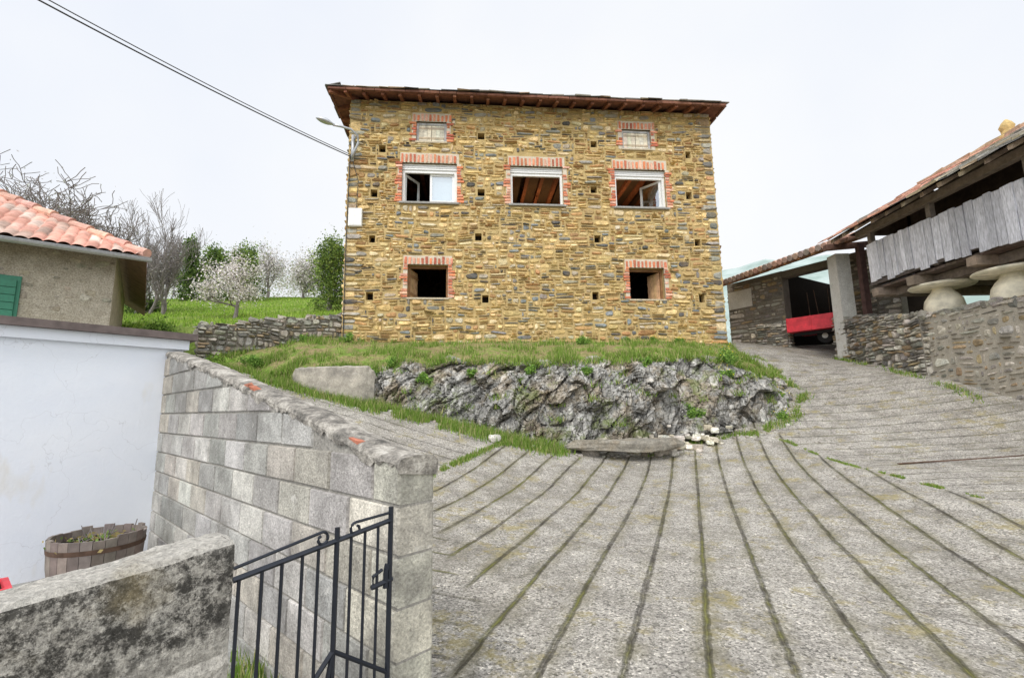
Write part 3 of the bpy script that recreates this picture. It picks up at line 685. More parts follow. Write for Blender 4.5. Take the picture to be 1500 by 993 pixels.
# ------------------------------------------------------------------ grassy hill behind
mb=MB(); NXH=150; NYH=70
def hillz(x,y): return 3.72+(y-12)*.29+.12*mn.noise(Vector((x*.4,y*.4,1)))+.5*mn.noise(Vector((x*.08,y*.08,4)))*(y>16)
def yf(x): return 13.55+(x+4.94)*.68 if x>-7.75 else 11.63+(x+7.75)*.02
for i in range(NXH+1):
    x=-4.95-(i/NXH)**1.5*75
    for j in range(NYH+1):
        if j==0: p=(x,yf(x)-(.75 if x<-7.8 else -.05),1.6)
        else:
            y=yf(x)+(31-yf(x))*((j-1)/(NYH-12)) if j<=NYH-11 else 31+(j-NYH+11)*5
            z=hillz(x,min(y,31))
            if y>30: z-= (y-30)*.25
            p=(x,y,z)
        mb.v.append(p); mb.c.append((.2,.3,.1,1))
for i in range(NXH):
    for j in range(NYH):
        k=i*(NYH+1)+j; mb.f.append((k,k+1,k+NYH+2,k+NYH+1)); mb.mi.append(0)
mb.build('grassy_hill',MMEAD,smooth=True)
n=45000; x=rng.uniform(-26,-5.1,n); y=rng.uniform(11.7,29,n)
ok=np.array([b>yf(a)+.05 for a,b in zip(x,y)]); x,y=x[ok],y[ok]
z=np.array([hillz(a,b) for a,b in zip(x,y)]); v,c=blades(np.c_[x,y,z],.05,.13,w=.022,pal=((.23,.40,.055),(.33,.50,.08),(.44,.55,.14))); fast('meadow_grass',v,c,3,MGR)
# ------------------------------------------------------------------ trees
def tree(name,base,height,r,spread,levels=4,nb=4,up=.35,lean=(0,0),leaf=None,seed=1,trunk=.35,sz=.05,rmin=.005,wig=.28):
    random.seed(seed); mb=MB(); tips=[]
    def br(p,d,L_,r_,lv):
        k=5 if lv<2 else 4; pts=[p.copy()]; rs=[r_]; q=p.copy(); dd=d.copy()
        for i in range(k):
            dd=(dd+Vector((U(-1,1),U(-1,1),U(-.7,1)))*(.16 if lv==0 else wig)).normalized(); q=q+dd*L_/k; pts.append(q.copy()); rs.append(max(rmin,r_*(1-.5*(i+1)/k)))
            if lv>=levels-2: tips.append(q.copy())
        mb.tube(pts,rs,7 if lv==0 else (5 if lv<3 else 3),cap=False)
        if lv>=levels: return
        for _ in range(nb+(1 if lv>1 else 0)):
            i=random.randint(2 if lv==0 else 1,k); ax=Vector((U(-1,1),U(-1,1),U(-.3,.8))).normalized()
            nd=(dd*(.55)+ax*spread+Vector((0,0,up))).normalized(); br(pts[i],nd,L_*U(.5,.82),max(rmin,rs[i]*U(.5,.75)),lv+1)
    br(Vector(base),Vector((lean[0],lean[1],1)).normalized(),height*trunk,r,0)
    E_=empty(name); mb.build('trunk_and_limbs',MBARK,E_)
    if leaf:
        T=np.array([tuple(t) for t in tips]); nl,pal,sg=leaf; k=rng.integers(0,len(T),nl); P=T[k]+rng.normal(0,sg,(nl,3)); v,c=leaves(P,sz,pal); fast('crown',v,c,4,MLEAF,E_)
    random.seed(seed+100); return E_
tree('bare_tree',(-15.9,14.2,2.6),9.6,.30,1.2,5,4,.0,(.34,0),(2600,[(.62,.60,.62),(.48,.48,.42),(.40,.42,.30)],.08),14,.38,.03,rmin=.010,wig=.42)
WB=[(.93,.90,.91),(.88,.84,.84),(.76,.70,.68)]
tree('blossom_tree',(-9.0,15,4.3),3.2,.08,1.15,4,4,.10,(-.05,0),(5600,WB+WB+[(.40,.46,.2)],.13),5,.34,.034)
for k,(x,y,h) in enumerate([(-14.7,18.5,5.2),(-13.7,18.2,4.4),(-15.6,19,4.4)]):
    tree('bare_shrub_tree',(x,y,4.6),h,.08,.46,4,5,.7,(0,0),(500,[(.6,.5,.48),(.45,.42,.3)],.05),20+k,.42,.025,rmin=.006)
for k,(x,y,h) in enumerate([(-14.6,27.5,4.8),(-12.6,27.8,4.4),(-16.4,28,4.6),(-18.3,28,4.6),(-11.3,27.6,4.0)]):
    tree('blossom_tree',(x,y,8.0),h,.10,1.0,4,4,.15,(0,0),(3600,[(.78,.73,.73),(.62,.57,.54),(.86,.82,.82),(.42,.45,.3)],.32),40+k,.34,.055,rmin=.007)
def evergreen(name,base,h,r,n,pal,seed,conic=.6,sz=.09,ncl=80):
    random.seed(seed); E_=empty(name); mb=MB(); b=Vector(base); mb.tube([b,b+Vector((0,0,h*.9))],[.12,.03],7)
    V=[];C=[]
    for _ in range(ncl):
        t=random.random()**.8; z=.06+t*.92; rr=r*(1-t*conic)*U(.5,1.1)*(1 if t<.9 else .5); a=U(0,6.28); q=U(.3,1)
        c=np.array([b.x+math.cos(a)*rr*q,b.y+math.sin(a)*rr*q,b.z+z*h]); s=U(.10,.26)*r+.08; k=int(n/ncl); sh=U(.6,1.3)
        mb.tube([(b.x,b.y,b.z+z*h*.8),tuple(c)],[.02,.008],4)
        P=c+rng.normal(0,1,(k,3))*np.array([s*.5,s*.5,s*.8]); v,cc=leaves(P,sz,pal); V.append(v);C.append(cc*sh)
    mb.build('trunk_and_limbs',MBARK,E_); fast('crown',np.concatenate(V),np.concatenate(C),4,MLEAF,E_)
GP=[(.12,.20,.06),(.18,.27,.07),(.24,.33,.10),(.08,.13,.05)]
YG=[(.26,.36,.08),(.36,.45,.12),(.18,.26,.07)]
evergreen('evergreen_tree',(-7.9,20,5.6),3.5,1.15,9500,YG+GP,3,.4,.05,95)
evergreen('cypress_tree',(-17.0,24,6.9),3.6,1.0,8000,GP,4,.6,.06)
evergreen('cypress_tree',(-15.9,24.4,6.9),3.3,1.2,8000,GP+YG[:1],6,.5,.06)
evergreen('cypress_tree',(-14.6,25,7.2),3.2,1.3,7000,YG+GP,8,.4,.06)
evergreen('shrub',(-15.6,19.6,5.0),1.2,1.1,5000,GP,9,.3,.06)
evergreen('shrub',(-8.6,11.35,2.0),1.5,.65,8000,[(.20,.34,.06),(.28,.42,.10),(.12,.2,.05)],10,.3,.04)
evergreen('shrub',(-6.9,11.0,2.2),.5,.35,2200,[(.22,.38,.07),(.32,.46,.1)],12,.3,.035)
random.seed(99)
V=[];C=[]
for _ in range(260):
    x=U(-34,-12); y=U(31.5,40); s=U(.4,.9); c=np.array([x,y,y*.275+1.1+U(-.6,1.)]); P=c+rng.normal(0,s*.5,(45,3)); v,cc=leaves(P,.06,[(.34,.40,.24),(.46,.44,.36),(.58,.54,.50)]); V.append(v);C.append(cc)
fast('distant_trees',np.concatenate(V),np.concatenate(C),4,MLEAF)
# ------------------------------------------------------------------ distant hill
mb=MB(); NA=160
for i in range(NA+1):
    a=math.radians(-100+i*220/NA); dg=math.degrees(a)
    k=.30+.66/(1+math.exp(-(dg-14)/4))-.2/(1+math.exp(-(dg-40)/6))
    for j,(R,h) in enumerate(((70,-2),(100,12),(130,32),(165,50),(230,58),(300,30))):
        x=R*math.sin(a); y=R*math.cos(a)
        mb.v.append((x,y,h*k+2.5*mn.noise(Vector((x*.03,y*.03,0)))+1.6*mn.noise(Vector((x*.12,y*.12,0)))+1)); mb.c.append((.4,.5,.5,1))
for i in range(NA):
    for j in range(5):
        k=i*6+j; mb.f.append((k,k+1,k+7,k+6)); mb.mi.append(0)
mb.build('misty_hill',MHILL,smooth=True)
# ------------------------------------------------------------------ tiled roof farmhouse (left)
LB=empty('tiled_roof_house'); ec=Vector((-6.83,8.5,4.38)); e=Vector((-.788,-.615,0)); p_=Vector((-.615,.788,0)); SLb=.60; mb=MB()
wc=ec+e*.45+p_*.45
for (d1,d2,Lw) in ((e,p_,6.),(p_,e,5.)):
    a=wc.copy(); a.z=1.0; mb.add([a,a+d1*Lw,a+d1*Lw+Vector((0,0,3.6)),a+Vector((0,0,3.6))],[(0,1,2,3)])
mb.build('walls',MBEIGE,LB)
mb=MB(); Gw=frame((wc+e*6)[:2],math.degrees(math.atan2(-e.y,-e.x)))
for _ in range(90):
    u=U(1.5,5.9); z=U(2.9,4.4); w=U(.05,.18); stone(mb,Gw,u,u+w,z,z+w*U(.4,.8),.012,jc((.40,.36,.29),.3))
mb.build('exposed_stones',MSG,LB)
def tilesurf(mb,o,ed,pd,Ln,V_):
    du,dv=.025,.0475; nu=int(Ln/du); nv=int(V_/dv); base=len(mb.v); PT=.175
    for j in range(nv+1):
        v=j*dv; row=int(v/.38+1e-6); fr=(v/.38)-row
        for i in range(nu+1):
            u=max(i*du,v); s=math.sin(u/PT*math.pi); z=.045*abs(s)**.7*(1 if s>0 else .75)+.035*(1-fr)
            random.seed(int(u/PT)*131+row*7); k=U(.75,1.2); z+=U(-.008,.008)
            q=o+ed*u+pd*v+Vector((0,0,v*SLb+z+.03)); mb.v.append(tuple(q))
            c=random.choice([(.68,.36,.28),(.74,.43,.35),(.58,.30,.23),(.68,.52,.44),(.46,.32,.26)]); mb.c.append((c[0]*k,c[1]*k,c[2]*k,1))
    for j in range(nv):
        for i in range(nu):
            if (i+1)*du<=j*dv: continue
            k=base+j*(nu+1)+i; mb.f.append((k,k+1,k+nu+2,k+nu+1)); mb.mi.append(0)
mb=MB(); tilesurf(mb,ec,e,p_,6.5,3.3); tilesurf(mb,ec,p_,e,6.5,3.3); random.seed(5)
for i in range(11):
    a=ec+(e+p_)*(i*.3)+Vector((0,0,i*.3*SLb+.11)); b=ec+(e+p_)*(i*.3+.34)+Vector((0,0,(i*.3+.34)*SLb+.07)); mb.tube([a,b],[.09,.078],10,jc((.66,.38,.30),.2))
mb.build('roof_tiles',MTILE,LB)
mb=MB(); mb.add([ec,ec+e*6.5,ec+e*6.5+p_*3.3+Vector((0,0,3.3*SLb)),ec+(e+p_)*3.3+Vector((0,0,3.3*SLb))],[(0,1,2,3)],(.25,.17,.11)); mb.add([ec,ec+p_*6.5,ec+p_*6.5+e*3.3+Vector((0,0,3.3*SLb)),ec+(e+p_)*3.3+Vector((0,0,3.3*SLb))],[(0,1,2,3)],(.25,.17,.11))
mb.build('eave_boards',MWOH,LB)
mb=MB()
def gutter(a,b):
    a,b=Vector(a),Vector(b); d=(b-a).normalized(); sd=d.cross(Vector((0,0,1))); vs=[];fs=[]
    for p in (a,b):
        for k in range(9): t=math.pi*k/8; vs.append(p+sd*math.cos(t)*.07-Vector((0,0,math.sin(t)*.07)))
    for k in range(8): fs.append((k,k+1,k+10,k+9))
    mb.add(vs,fs); mb.tube([a+sd*.07,b+sd*.07],.009,5); mb.tube([a-sd*.07,b-sd*.07],.009,5)
g0=ec-p_*.08-e*.08; gutter(g0,g0+e*6.6); mb.build('gutter',MGALV,LB,True)
mb=MB(); w0=wc+e*1.25; nrm=-p_
for k in range(5): mb.box(Vector((w0.x,w0.y,3.15+k*.13))+nrm*.04,e*.55,nrm*.03,(0,0,.12),(.03,.16,.1))
mb.box(Vector((w0.x,w0.y,3.05))-e*.05+nrm*.005,e*.65,nrm*.03,(0,0,.82)); mb.build('green_shutter',MGREEN,LB)
# ------------------------------------------------------------------ white outbuilding
WBd=empty('white_outbuilding'); G=frame((-3.51,4.9),50); mb=MB()
lbox(mb,G,-6,.05,0,3,0,2.17); lbox(mb,G,-6,.09,-.04,3,2.17,2.268); mb.build('walls',MWH,WBd)
mb=MB(); lbox(mb,G,-6,.15,-.09,3.05,2.27,2.34); mb.build('roof_slab',MSLAB,WBd)
# ------------------------------------------------------------------ block wall
CW=empty('concrete_block_wall'); ang=math.degrees(math.atan2(2.9,-3.09)); G0=frame((-.45,1.9),ang)
G=lambda s,t,z:G0(s,-t,z)
prof=[(-.2,1.31),(.13,1.325),(.5,1.40),(.62,1.44),(1.15,1.55),(1.69,1.655),(2.83,1.89),(4.24,2.14),(5,2.2)]
pt=lambda s: float(np.interp(s,[a for a,b in prof],[b for a,b in prof]))
TH=.17; LW=4.62; mb=MB()
core(mb,G,LW,lambda u:-.1,lambda u:pt(u)-.03,.007,TH-.007,1,60)
def blk(s0,s1,t0,t1,z0,z1a,z1b,c):
    b=.005; r=lambda:U(-.002,.002)
    o=[(s0+b,z0+b),(s1-b,z0+b),(s1-b,z1b-b),(s0+b,z1a-b)]; i_=[(s0+2.2*b+r(),z0+2.2*b+r()),(s1-2.2*b+r(),z0+2.2*b+r()),(s1-2.2*b,z1b-2.2*b),(s0+2.2*b,z1a-2.2*b)]; q=U(-.004,.002)
    vs=[G(s,t0+.012,z) for s,z in o]+[G(s,t0+q,z) for s,z in i_]+[G(s,t1-q,z) for s,z in i_]+[G(s,t1-.012,z) for s,z in o]
    fs=[(4,5,6,7),(8,11,10,9)]+[(q,(q+1)%4,4+(q+1)%4,4+q) for q in range(4)]+[(8+q,8+(q+1)%4,12+(q+1)%4,12+q) for q in range(4)]+[(q,12+q,12+(q+1)%4,(q+1)%4) for q in range(4)]
    mb.add(vs,fs,c)
zc=.76-.187*5; row=0
while zc<2.3:
    s=-.006; first=True
    while s<LW:
        w=.39 if not(first and row%2) else .195; first=False; se=min(s+w,LW); a,b=min(zc+.187,pt(s)-.02),min(zc+.187,pt(se)-.02)
        if min(a,b)-zc>.04:
            base=random.choice([(.50,.485,.46),(.43,.42,.395),(.58,.56,.52),(.36,.35,.33),(.50,.46,.40)])
            if s<.1: base=(.66,.62,.52)
            blk(s,se,-.003,TH+.003,zc,a,b,jc(base,.12,.02))
        s=se
    zc+=.187; row+=1
mb.build('blocks',[MBLK,m_mortar('block_mortar',(.20,.19,.17),(.42,.40,.36))],CW)
mb=MB(); NS=300; vs=[];fs=[]
for i in range(NS+1):
    s=-.012+(LW+.01)*i/NS; z=pt(s); j=lambda q:mn.noise(Vector((s*6,q,0)))*.009+mn.noise(Vector((s*26,q,4)))*.005
    sec=[(-.007,z-.05+j(1)*5),(-.010+j(2)*.3,z-.025+j(7)),(.002,z-.006+j(8)),(.02,z+.0+j(3)),(TH*.5,z+.010+j(5)),(TH-.012,z+j(6)),(TH+.014,z-.02),(TH+.01,z-.08)]
    vs+=[G(s,t,zz) for t,zz in sec]
KS=8
for i in range(NS):
    for k in range(KS-1): fs.append((i*KS+k,i*KS+k+1,(i+1)*KS+k+1,(i+1)*KS+k))
fs.append(tuple(range(KS))); fs.append(tuple(NS*KS+k for k in range(KS)))
mb.add(vs,fs,(.46,.43,.38)); mb.build('mortar_cap',MCAP,CW)
mb=MB()
for s,w,t in ((1.66,.10,.0),(1.80,.07,.0),(.33,.09,.0)):
    o=G(s,t,pt(s)-.016); mb.box(o,G(s+w,t,pt(s+w))-G(s,t,pt(s)),G(s,t+.05,0)-G(s,t,0),(0,0,.024),jc((.48,.18,.11),.15),0,.008)
mb.build('brick_fragments',MBR,CW)
# ------------------------------------------------------------------ parapet
mb=MB(); d1=Vector((-.643,-.766,0)); d2=Vector((-.766,.643,0)); c0=Vector((-.845,1.5,0))
NS=220; zs_=list(np.linspace(0,1.09,44)); sec0=[(0,z) for z in zs_]+[(.004,1.108),(.02,1.12)]+[(t,1.124) for t in (.045,.07,.09,.11,.13,.15)]+[(.175,1.115),(.188,1.09),(.19,1.0),(.19,0)]
vs=[];fs=[];K=len(sec0)
for i in range(NS+1):
    s=2.0*(i/NS)**1.3
    for (t,z) in sec0:
        q=c0+d1*s+d2*t; q.z=z; nz=mn.noise(q*6)*.008+mn.noise(q*19)*.005+mn.noise(q*50)*.003
        if z>.1: q.z+=nz-.095*min(s,.8)*(z/1.12); q-=d2*nz*(1 if t<.1 else -.8)
        if i==0: q+=d1*(.012*(z>1.08)+abs(nz))
        if t==0 and z<.80: q-=d2*.014
        vs.append(q)
for i in range(NS):
    for k in range(K-1): fs.append((i*K+k,i*K+k+1,(i+1)*K+k+1,(i+1)*K+k))
fs.append(tuple(range(K))); mb.add(vs,fs,(.5,.5,.45))
mb.build('concrete_parapet_wall',MPAR)
# ------------------------------------------------------------------ gate
GT=empty('iron_gate'); mb=MB(); a=Vector((-.452,1.80,0)); b=Vector((-.80,1.42,0)); d=b-a
Pt=lambda f,z: Vector((a.x+d.x*f,a.y+d.y*f,z))
def bar(p,q,r=.008): mb.tube([p,q],r,6)
bar(Pt(0,.0),Pt(0,1.155),.0095)
top=lambda f:1.108-.075*f
mb.tube([Pt(0,top(0)),Pt(1,top(1))],.009,4); mb.tube([Pt(0,.22),Pt(1,.2)],.011,4)
for f in (.10,.20,.30,.52,.62,.74,.85,.97): bar(Pt(f,.1),Pt(f,top(f)-.002),.0052)
bar(Pt(.40,.1),Pt(.40,1.12),.0085)
def scroll(f0,z0,f1,z1,sg):
    pts=[Pt(f0,z0),Pt((f0+f1)/2,(z0+z1)/2)]; R=.022
    c=Pt(f1,z1-R); u=d.normalized()*sg
    pts.append(Pt(f1,z1))
    for k in range(1,15):
        t=math.pi/2-k*.42; r=R*(1-k*.035); pts.append(c+u*math.cos(t)*r+Vector((0,0,math.sin(t)*r)))
    mb.tube(pts,.005,6)
scroll(.0,1.135,.27,1.125,1); scroll(1.0,1.065,.50,1.115,-1)
mb.tube([Pt(.03,.88),Pt(.03,.93),Pt(.02,.96)],.01,6); mb.tube([Pt(-.02,.905),Pt(.14,.895)],.009,6); mb.tube([Pt(.13,.895),Pt(.13,.93),Pt(.06,.945)],.006,6)
bar(Pt(.40,.74),Pt(.97,.42),.008); bar(Pt(.40,.74),Pt(0,.60),.008); bar(Pt(.40,.74),Pt(.5,.45),.008)
mb.build('bars',MIRON,GT)
# ------------------------------------------------------------------ barrel planter
BP=empty('barrel_planter'); mb=MB(); c=Vector((-3.35,3.98,.15)); n=26; R=.31
for k in range(n):
    a0=2*math.pi*k/n+.006; a1=2*math.pi*(k+1)/n-.006; hh=.42+U(-.012,.012); vs=[]
    for (rr,z) in ((R*.84,0),(R*.95,.2),(R,hh)):
        for r_ in (rr,rr-.022):
            for aa in (a0,a1): vs.append(c+Vector((math.cos(aa)*r_,math.sin(aa)*r_,z)))
    fs=[(0,1,5,4),(4,5,9,8),(8,9,11,10),(2,6,7,3),(6,10,11,7),(0,4,6,2),(4,8,10,6),(1,3,7,5),(5,7,11,9)]
    mb.add(vs,fs,jc((.22,.185,.165),.25))
mb.build('staves',MWOH,BP)
mb=MB(); mb.lathe(c,[(R*.905,.08),(R*.915,.115)],32); mb.lathe(c,[(R*.985,.315),(R*.998,.35)],32); mb.build('hoops',MRUST,BP)
mb=MB(); mb.lathe(c,[(.001,.36),(R*.5,.365),(R*.93,.35)],24)
for k in range(22):
    a=U(0,6.28); q=c+Vector((math.cos(a)*U(0,.2),math.sin(a)*U(0,.2),.36)); mb.tube([q,q+Vector((U(-.06,.06),U(-.06,.06),U(.03,.12)))],.003,4,mi=1)
mb.tube([c+Vector((.18,.1,.32)),c+Vector((.22,.1,.5))],.004,4,mi=1)
mb.build('soil_and_twigs',[MDARK,MBARK],BP)
v,cc=leaves(np.array(c)+[0,0,.375]+rng.normal(0,1,(160,3))*[.12,.12,.012],.02,[(.2,.3,.08),(.4,.33,.15)]); fast('sprouts',v,cc,4,MLEAF,BP)
RPn=empty('red_planter_box'); mb=MB(); G=frame((-3.56,2.45),50)
vs=[]
for (z,e_) in ((.14,0),(.48,.03)):
    for s,t in ((-e_,-e_),(.75+e_,-e_),(.75+e_,.25+e_),(-e_,.25+e_)): vs.append(G(s,t,z))
for s,t in ((.0,.0),(.75,.0),(.75,.25),(.0,.25)): vs.append(G(s,t,.48))
for s,t in ((.02,.02),(.73,.02),(.73,.23),(.02,.23)): vs.append(G(s,t,.44))
mb.add(vs,[(0,1,5,4),(1,2,6,5),(2,3,7,6),(3,0,4,7),(4,5,9,8),(5,6,10,9),(6,7,11,10),(7,4,8,11),(8,9,13,12),(9,10,14,13),(10,11,15,14),(11,8,12,15)]); mb.build('box',MRED,RPn)
mb=MB(); mb.add([G(s,t,.465+U(-.005,.01)) for s,t in ((.01,.01),(.74,.01),(.74,.24),(.01,.24))],[(0,1,2,3)]); mb.build('soil',MDARK,RPn)
v,cc=leaves(np.array([G(U(.05,.7),U(.03,.22),.49) for _ in range(500)])+rng.normal(0,.012,(500,3)),.024,[(.40,.25,.12),(.45,.33,.18),(.2,.3,.08)]); fast('dry_plants',v,cc,4,MLEAF,RPn)
# ------------------------------------------------------------------ slab bench + loose stones
mb=MB()
def rockbox(mb,c,sx,sy,sz,col,ang=0,n=10):
    c=Vector(c); vs=[];fs=[];m=5;sd=U(0,99)
    for j in range(m):
        f=j/(m-1); z=(f-.5)*sz; k=1-.12*abs(2*f-1)**2
        for i in range(n):
            a=2*math.pi*i/n; ca,sa=math.cos(a),math.sin(a); q=(abs(ca)**4+abs(sa)**4)**-.25; x,y=ca*q*sx/2*k,sa*q*sy/2*k
            w=1+.2*mn.noise(Vector((ca*1.5,sa*1.5,f*2+sd))); X_=x*math.cos(ang)-y*math.sin(ang); Y_=x*math.sin(ang)+y*math.cos(ang); vs.append(c+Vector((X_*w,Y_*w,z+.25*sz*mn.noise(Vector((ca*2,sa*2,sd+9))))))
    for j in range(m-1):
        for i in range(n): fs.append((j*n+i,j*n+(i+1)%n,(j+1)*n+(i+1)%n,(j+1)*n+i))
    fs.append(tuple(range(n))[::-1]); fs.append(tuple((m-1)*n+i for i in range(n))); mb.add(vs,fs,col)
rockbox(mb,(2.2,9.36,.80),2.2,.45,.20,(.27,.25,.21),-.03,26); rockbox(mb,(1.5,9.5,.66),.35,.3,.18,(.33,.3,.26)); rockbox(mb,(2.9,9.55,.66),.3,.3,.18,(.4,.36,.3)); mb.build('stone_slab_bench',MSG)
mb=MB()
for _ in range(130):
    x=random.gauss(3.0,.6); y=random.gauss(9.78,.12); s=U(.04,.24); rockbox(mb,(x,y,float(gz(x,y))+s*.15+max(0,y-9.7)*.9),s,s*.8,s*.45,jc(random.choice([(.76,.72,.62),(.64,.59,.47),(.42,.38,.3)])),U(0,3),8)
for _ in range(220):
    t=U(3,10.5); b=cr(Bp,t); x=b[0]+U(-.1,.1); y=b[1]-abs(random.gauss(0,.25)); s=U(.02,.11); rockbox(mb,(x,y,float(gz(x,y))+s*.1),s,s*.8,s*.5,jc((.46,.43,.37),.3),U(0,3),7)
rockbox(mb,(-.35,9.0,.98),.22,.16,.12,(.75,.72,.66),.4)
mb.build('loose_stones',MSG)
# ------------------------------------------------------------------ right side walls
wallobj('rubble_retaining_wall',(9.72,11.0),(9.72,2.5),(1.7,-.2),(3.60,3.25),.5,(.08,.24),(.10,.40),GRY,MSG,.03,m_mortar('pale_wall_mortar',(.28,.255,.21),(.52,.47,.39)),.03,.07)
wallobj('dry_stone_wall',(10.12,14.6),(9.62,10.95),(2.6,1.7),(4.18,3.58),.5,(.05,.20),(.10,.34),GRY,MSG,.08,wob=.12)
mb=MB(); mb.add([(10.0,2.5,3.2),(22,2.5,3.4),(22,12,3.6),(10.2,12.5,3.62)],[(0,1,2,3)]); mb.build('terrace_ground',MGS)
# ------------------------------------------------------------------ granary
GN=empty('timber_granary'); mb=MB()
y=12.15
while y>5.6:
    w=U(.13,.25); zt=5.73-.03*(12.2-y)+U(-.02,.02); zb=4.72-.045*(12.-y)+U(-.1,.05); g=U(.46,.76); x0=9.52+U(0,.02)
    mb.box((x0,y-w+.010,zb),(.035,0,0),(0,w-.014,0),(0,0,zt-zb),(g,g*1.0,g*1.07),0,.006); y-=w
mb.box((9.56,5.5,5.50),(.12,0,0),(0,6.7,0),(0,0,.12),(.3,.27,.24)); mb.box((9.57,5.5,4.62),(.16,0,0),(0,6.7,0),(0,0,.16),(.12,.10,.09))
mb.build('gallery_boards',MWO,GN)
mb=MB(); DB=(.08,.055,.045)
mb.box((10.7,5.5,4.6),(.1,0,0),(0,6.6,0),(0,0,2.2),DB); mb.box((10.7,12.0,4.6),(3.2,0,0),(0,.1,0),(0,0,2.2),DB)
mb.box((9.6,12.1,4.6),(1.1,0,0),(0,.05,0),(0,0,1.1),(.45,.44,.45))
for k in range(26): mb.box((9.62,5.5+k*.255,4.50),(4.2,0,0),(0,.245,0),(0,0,.06),jc((.14,.10,.08),.3),0,.004)
for yy in (6.2,7.8,9.4,10.9,12.0): mb.box((9.5,yy-.11,4.30),(4.3,0,0),(0,.22,0),(0,0,.196),jc((.28,.22,.17),.2),0,.01)
mb.box((9.95,5.5,4.28),(.25,0,0),(0,6.6,0),(0,0,.2),(.2,.16,.13),0,.01)
for yy in (6,8.2,10.3,12.1): mb.box((9.60,yy-.06,4.6),(.12,0,0),(0,.12,0),(0,0,1.65),(.24,.20,.17))
mb.box((9.55,5.5,6.05),(.16,0,0),(0,7.,0),(0,0,.17),(.28,.22,.18),0,.01)
y=12.6; RS=(7.75-6.08)/(12.0-9.05)
while y>5.4:
    o=Vector((9.0+U(-.04,.04),y,5.98)); mb.box(o,(3.0,0,3.0*RS),(0,.10,0),(0,0,.10),jc((.36,.28,.21),.25),0,.01); y-=.48
mb.add([(9.0,5.3,6.10),(9.0,12.75,6.06),(12,12.75,6.06+3*RS),(12,5.3,6.10+3*RS)],[(0,1,2,3)],(.16,.12,.10))
mb.add([(15.,5.3,6.10),(15.,12.75,6.06),(12,12.75,6.06+3*RS),(12,5.3,6.10+3*RS)],[(0,1,2,3)],(.16,.12,.10))
mb.add([(9.5,12.72,6.2),(14.5,12.72,6.2),(12,12.72,7.6)],[(0,1,2)],(.14,.1,.08))
mb.build('frame_and_roof_timber',MWOH,GN)
mb=MB()
for r in range(12):
    v=-.12+r*.27; y=5.3
    while y<12.8:
        w=U(.22,.45); red=(y>9.9 and random.random()<.85)
        col=jc(random.choice([(.56,.29,.21),(.62,.37,.28)]) if red else random.choice([(.28,.27,.24),(.38,.35,.29),(.20,.20,.18),(.40,.33,.22)]),.2)
        mb.box((9.0+v+U(-.04,.03),y,6.13+v*RS+U(0,.02)),(.4,0,.4*RS-.025),(0,w-.012,U(-.01,.01)),(0,0,U(.03,.05)),col,0,.012); y+=w
y=5.3
while y<12.8: mb.box((11.85,y,7.78),(.3,0,0),(0,.4,0),(0,0,.1),jc((.55,.38,.26),.2),0,.02); y+=.4
mb.build('roof_slates',MSL,GN)
mb=MB(); mb.lathe((12.0,10.5,7.75),[(.16,0),(.17,.1),(.11,.16),(.12,.24),(.15,.32),(.10,.42),(.03,.5),(.001,.52)],14,(.58,.42,.18)); mb.build('ridge_finial',MSL,GN,True)
mb=MB()
for (x,y,z0) in ((10.22,10.9,3.5),(10.3,9.4,3.42),(10.3,7.4,3.4)):
    mb.lathe((x,y,z0),[(.25,-.1),(.30,.0),(.36,.12),(.38,.26),(.35,.42),(.27,.55),(.20,.63),(.18,.71)],28); mb.lathe((x,y,z0+.71),[(.001,0),(.3,-.015),(.5,-.005),(.60,.02),(.63,.05),(.60,.08),(.3,.10),(.001,.10)],32)
mb.build('staddle_stones',MSTAD,GN,True)
# ------------------------------------------------------------------ barn
BN=empty('stone_barn'); A_=(8.7,18.5); B_=(11.6,13.7); ang=math.degrees(math.atan2(B_[1]-A_[1],B_[0]-A_[0])); G=frame(A_,ang); Lb=math.hypot(B_[0]-A_[0],B_[1]-A_[1]); mb=MB()
for s0_,s1_ in ((0,2.2),(4.0,Lb)): lbox(mb,G,s0_,s1_,0,.4,3.2,6.35)
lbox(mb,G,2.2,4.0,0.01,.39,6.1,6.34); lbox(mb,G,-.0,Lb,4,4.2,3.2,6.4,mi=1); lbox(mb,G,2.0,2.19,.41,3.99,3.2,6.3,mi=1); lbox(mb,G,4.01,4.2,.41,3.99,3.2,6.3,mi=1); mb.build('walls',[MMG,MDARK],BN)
mb=MB(); rubble(mb,G,2.2,lambda u:3.4,lambda u:6.2,[(0,1.0,5.3,6.0)],(.1,.2),(.2,.6),GRY,.04,.04); G2=frame(G(4.0,0,0)[:2],ang); rubble(mb,G2,Lb-4.0,lambda u:3.4,lambda u:6.2,[],(.1,.2),(.2,.6),GRY,.04,.04)
Gl=frame(G(0,4,0)[:2],ang-90); mb2=MB(); lbox(mb2,Gl,0,4,.01,.3,3.2,6.35); mb2.build('side_wall',MMG,BN); rubble(mb,Gl,4,lambda u:3.4,lambda u:6.2,[],(.1,.2),(.2,.6),GRY,.04,.03)
mb.build('facing_stones',MSG,BN)
mb=MB(); lbox(mb,G,.02,1.0,-.02,-.0,5.3,6.0); mb.build('whitewashed_patch',MWP,BN)
mb=MB(); e0=Vector((8.08,17.9,6.2)); e1=Vector((9.62,13.2,6.24)); ed=(e1-e0); ld=ed.length; ed.normalize(); pd=Vector((-ed.y,ed.x,0)); SB=.33
if pd.x<0: pd=-pd
mb.add([e0,e1,e1+pd*4.5+Vector((0,0,4.5*SB)),e0+pd*4.5+Vector((0,0,4.5*SB))],[(0,1,2,3)],(.16,.10,.07),1)
u=0
